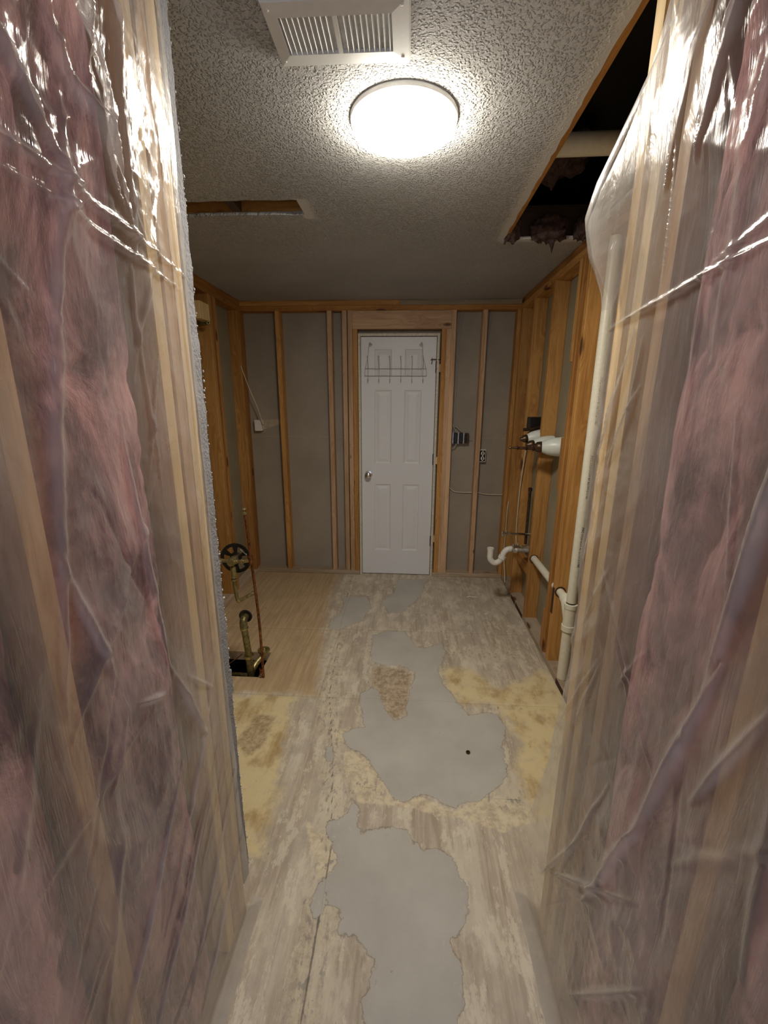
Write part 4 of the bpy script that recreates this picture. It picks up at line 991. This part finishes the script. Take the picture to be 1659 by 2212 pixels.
td = empty('tub_drain', (-.905, 2.14, -.05), 'tarnished brass tub waste and overflow pipe rising from the floor opening', 'drain')
dy = 2.14
tube('overflow_pipe', [(-.900, dy, .10), (-.915, dy, .285)], .0185, M_BRASSG, td, 18)
tube('overflow_elbow', [(-.915, dy, .275), (-.917, dy, .305), (-.917, dy+.012, .325), (-.917, dy+.045, .332)], .021, M_BRASSG, td, 18, 5)
lathe('elbow_nut', [(0, .019), (0, .024), (.010, .024), (.010, .019)], (-.914, dy, .268), (-.08, 0, 1), M_BRASS, td, 14)
lathe('overflow_gasket', [(0, .019), (0, .038), (.008, .038), (.008, .019)], (-.917, dy+.036, .330), (0, 1, .1), M_BLACK, td, 28)
tube('waste_tee', [(-.900, dy, .105), (-.897, dy, 0), (-.896, dy, -.10)], .0205, M_BRASSG, td, 18)
lathe('tee_nut', [(0, .021), (0, .0285), (.016, .0285), (.016, .019)], (-.900, dy, .088), (0, 0, 1), M_BRASS, td, 16)
lathe('lower_nut', [(0, .021), (0, .027), (.010, .027), (.012, .023), (.018, .023), (.018, .027), (.026, .027), (.026, .021)], (-.896, dy, -.09), (0, 0, 1), M_STEEL, td, 16)
tube('shoe_arm', [(-.896, dy, -.02), (-.885, dy+.05, .01), (-.862, dy+.10, .03), (-.855, dy+.115, .05)], .019, M_BRASS, td, 16, 4)
lathe('drain_shoe', [(0, .016), (0, .030), (.010, .036), (.016, .036), (.018, .030), (.018, .022), (.002, .019)], (-.855, dy+.12, .050), (0, 0, 1), M_BRASS, td, 28)
tube('tailpiece', [(-.896, dy, -.10), (-.896, dy, -.55)], .018, M_DARKPIPE, td, 14)
hp = tag(tube('crawl_pipe', [(-1.10, 2.26, -.115), (-.97, 2.245, -.11), (-.92, 2.23, -.11)], .016, M_BRASSG, None, 12), 'short dull pipe lying inside the floor opening', 'pipe')
rs = tag(tube('pipe_strap', [(-1.08, 2.12, .006), (-1.02, 2.16, .035), (-.96, 2.19, .075)], .003, M_COPPER, None, 6), 'thin rusty rod leaning over the left rim of the floor opening', 'rod')
rp = tag(tube('red_pipe', [(XL+.012, 2.775, .05), (XL+.010, 2.785, 1.0), (XL+.010, 2.775, 1.9)], .006, M_RED, None, 10, 3), 'thin red pipe running up the left wall beside the drywall edge', 'pipe')
sa = empty('shower_stub', (XL+.05, 2.97, 2.02), 'small brass shower stub under a lamp-lit block high on the left wall', 'pipe stub')
lathe('stub_elbow', [(-.01, 0), (-.01, .012), (.012, .014), (.02, .010), (.02, .006)], (XL+.04, 2.95, 2.025), (.4, -1, 0), M_BRASS, sa, 12)
tube('stub_pipe', [(XL-.05, 2.97, 2.025), (XL+.04, 2.955, 2.025)], .008, M_BRASSG, sa, 10)

# ------------------------------------------------------------------ bits lying on the floor
nt = lathe('metal_nut', [(0, .004), (0, .010), (.006, .010), (.006, .004), (0, .004)], (.293, 1.607, .0015), (0, 0, 1), M_BRONZE, None, 6)
tag(nt, 'small dark metal nut lying on the grey floor compound', 'nut')
def scrap(x, y, pts, label):
    n = len(pts); v = [(x+a, y+b, .004+.004*random.random()) for a, b in pts]+[(x+a, y+b, .0022) for a, b in pts]
    f = [tuple(range(n)), tuple(range(2*n-1, n-1, -1))]+[(i, i+n, (i+1) % n+n, (i+1) % n) for i in range(n)]
    tag(link('plaster_scrap', pydata('plaster_scrap', v, f), M_DRYCHALK), label, 'debris')
scrap(.535, 3.21, [(-.045, 0), (-.02, .018), (.0, .012), (.03, .006), (.045, -.008), (.01, -.004), (-.02, .002), (-.04, -.010)], 'white plaster flake on the floor near the far right corner')
scrap(.60, 2.93, [(-.012, 0), (0, .012), (.012, .004), (.006, -.01)], 'tiny white plaster crumb on the floor left of the bottom plate')
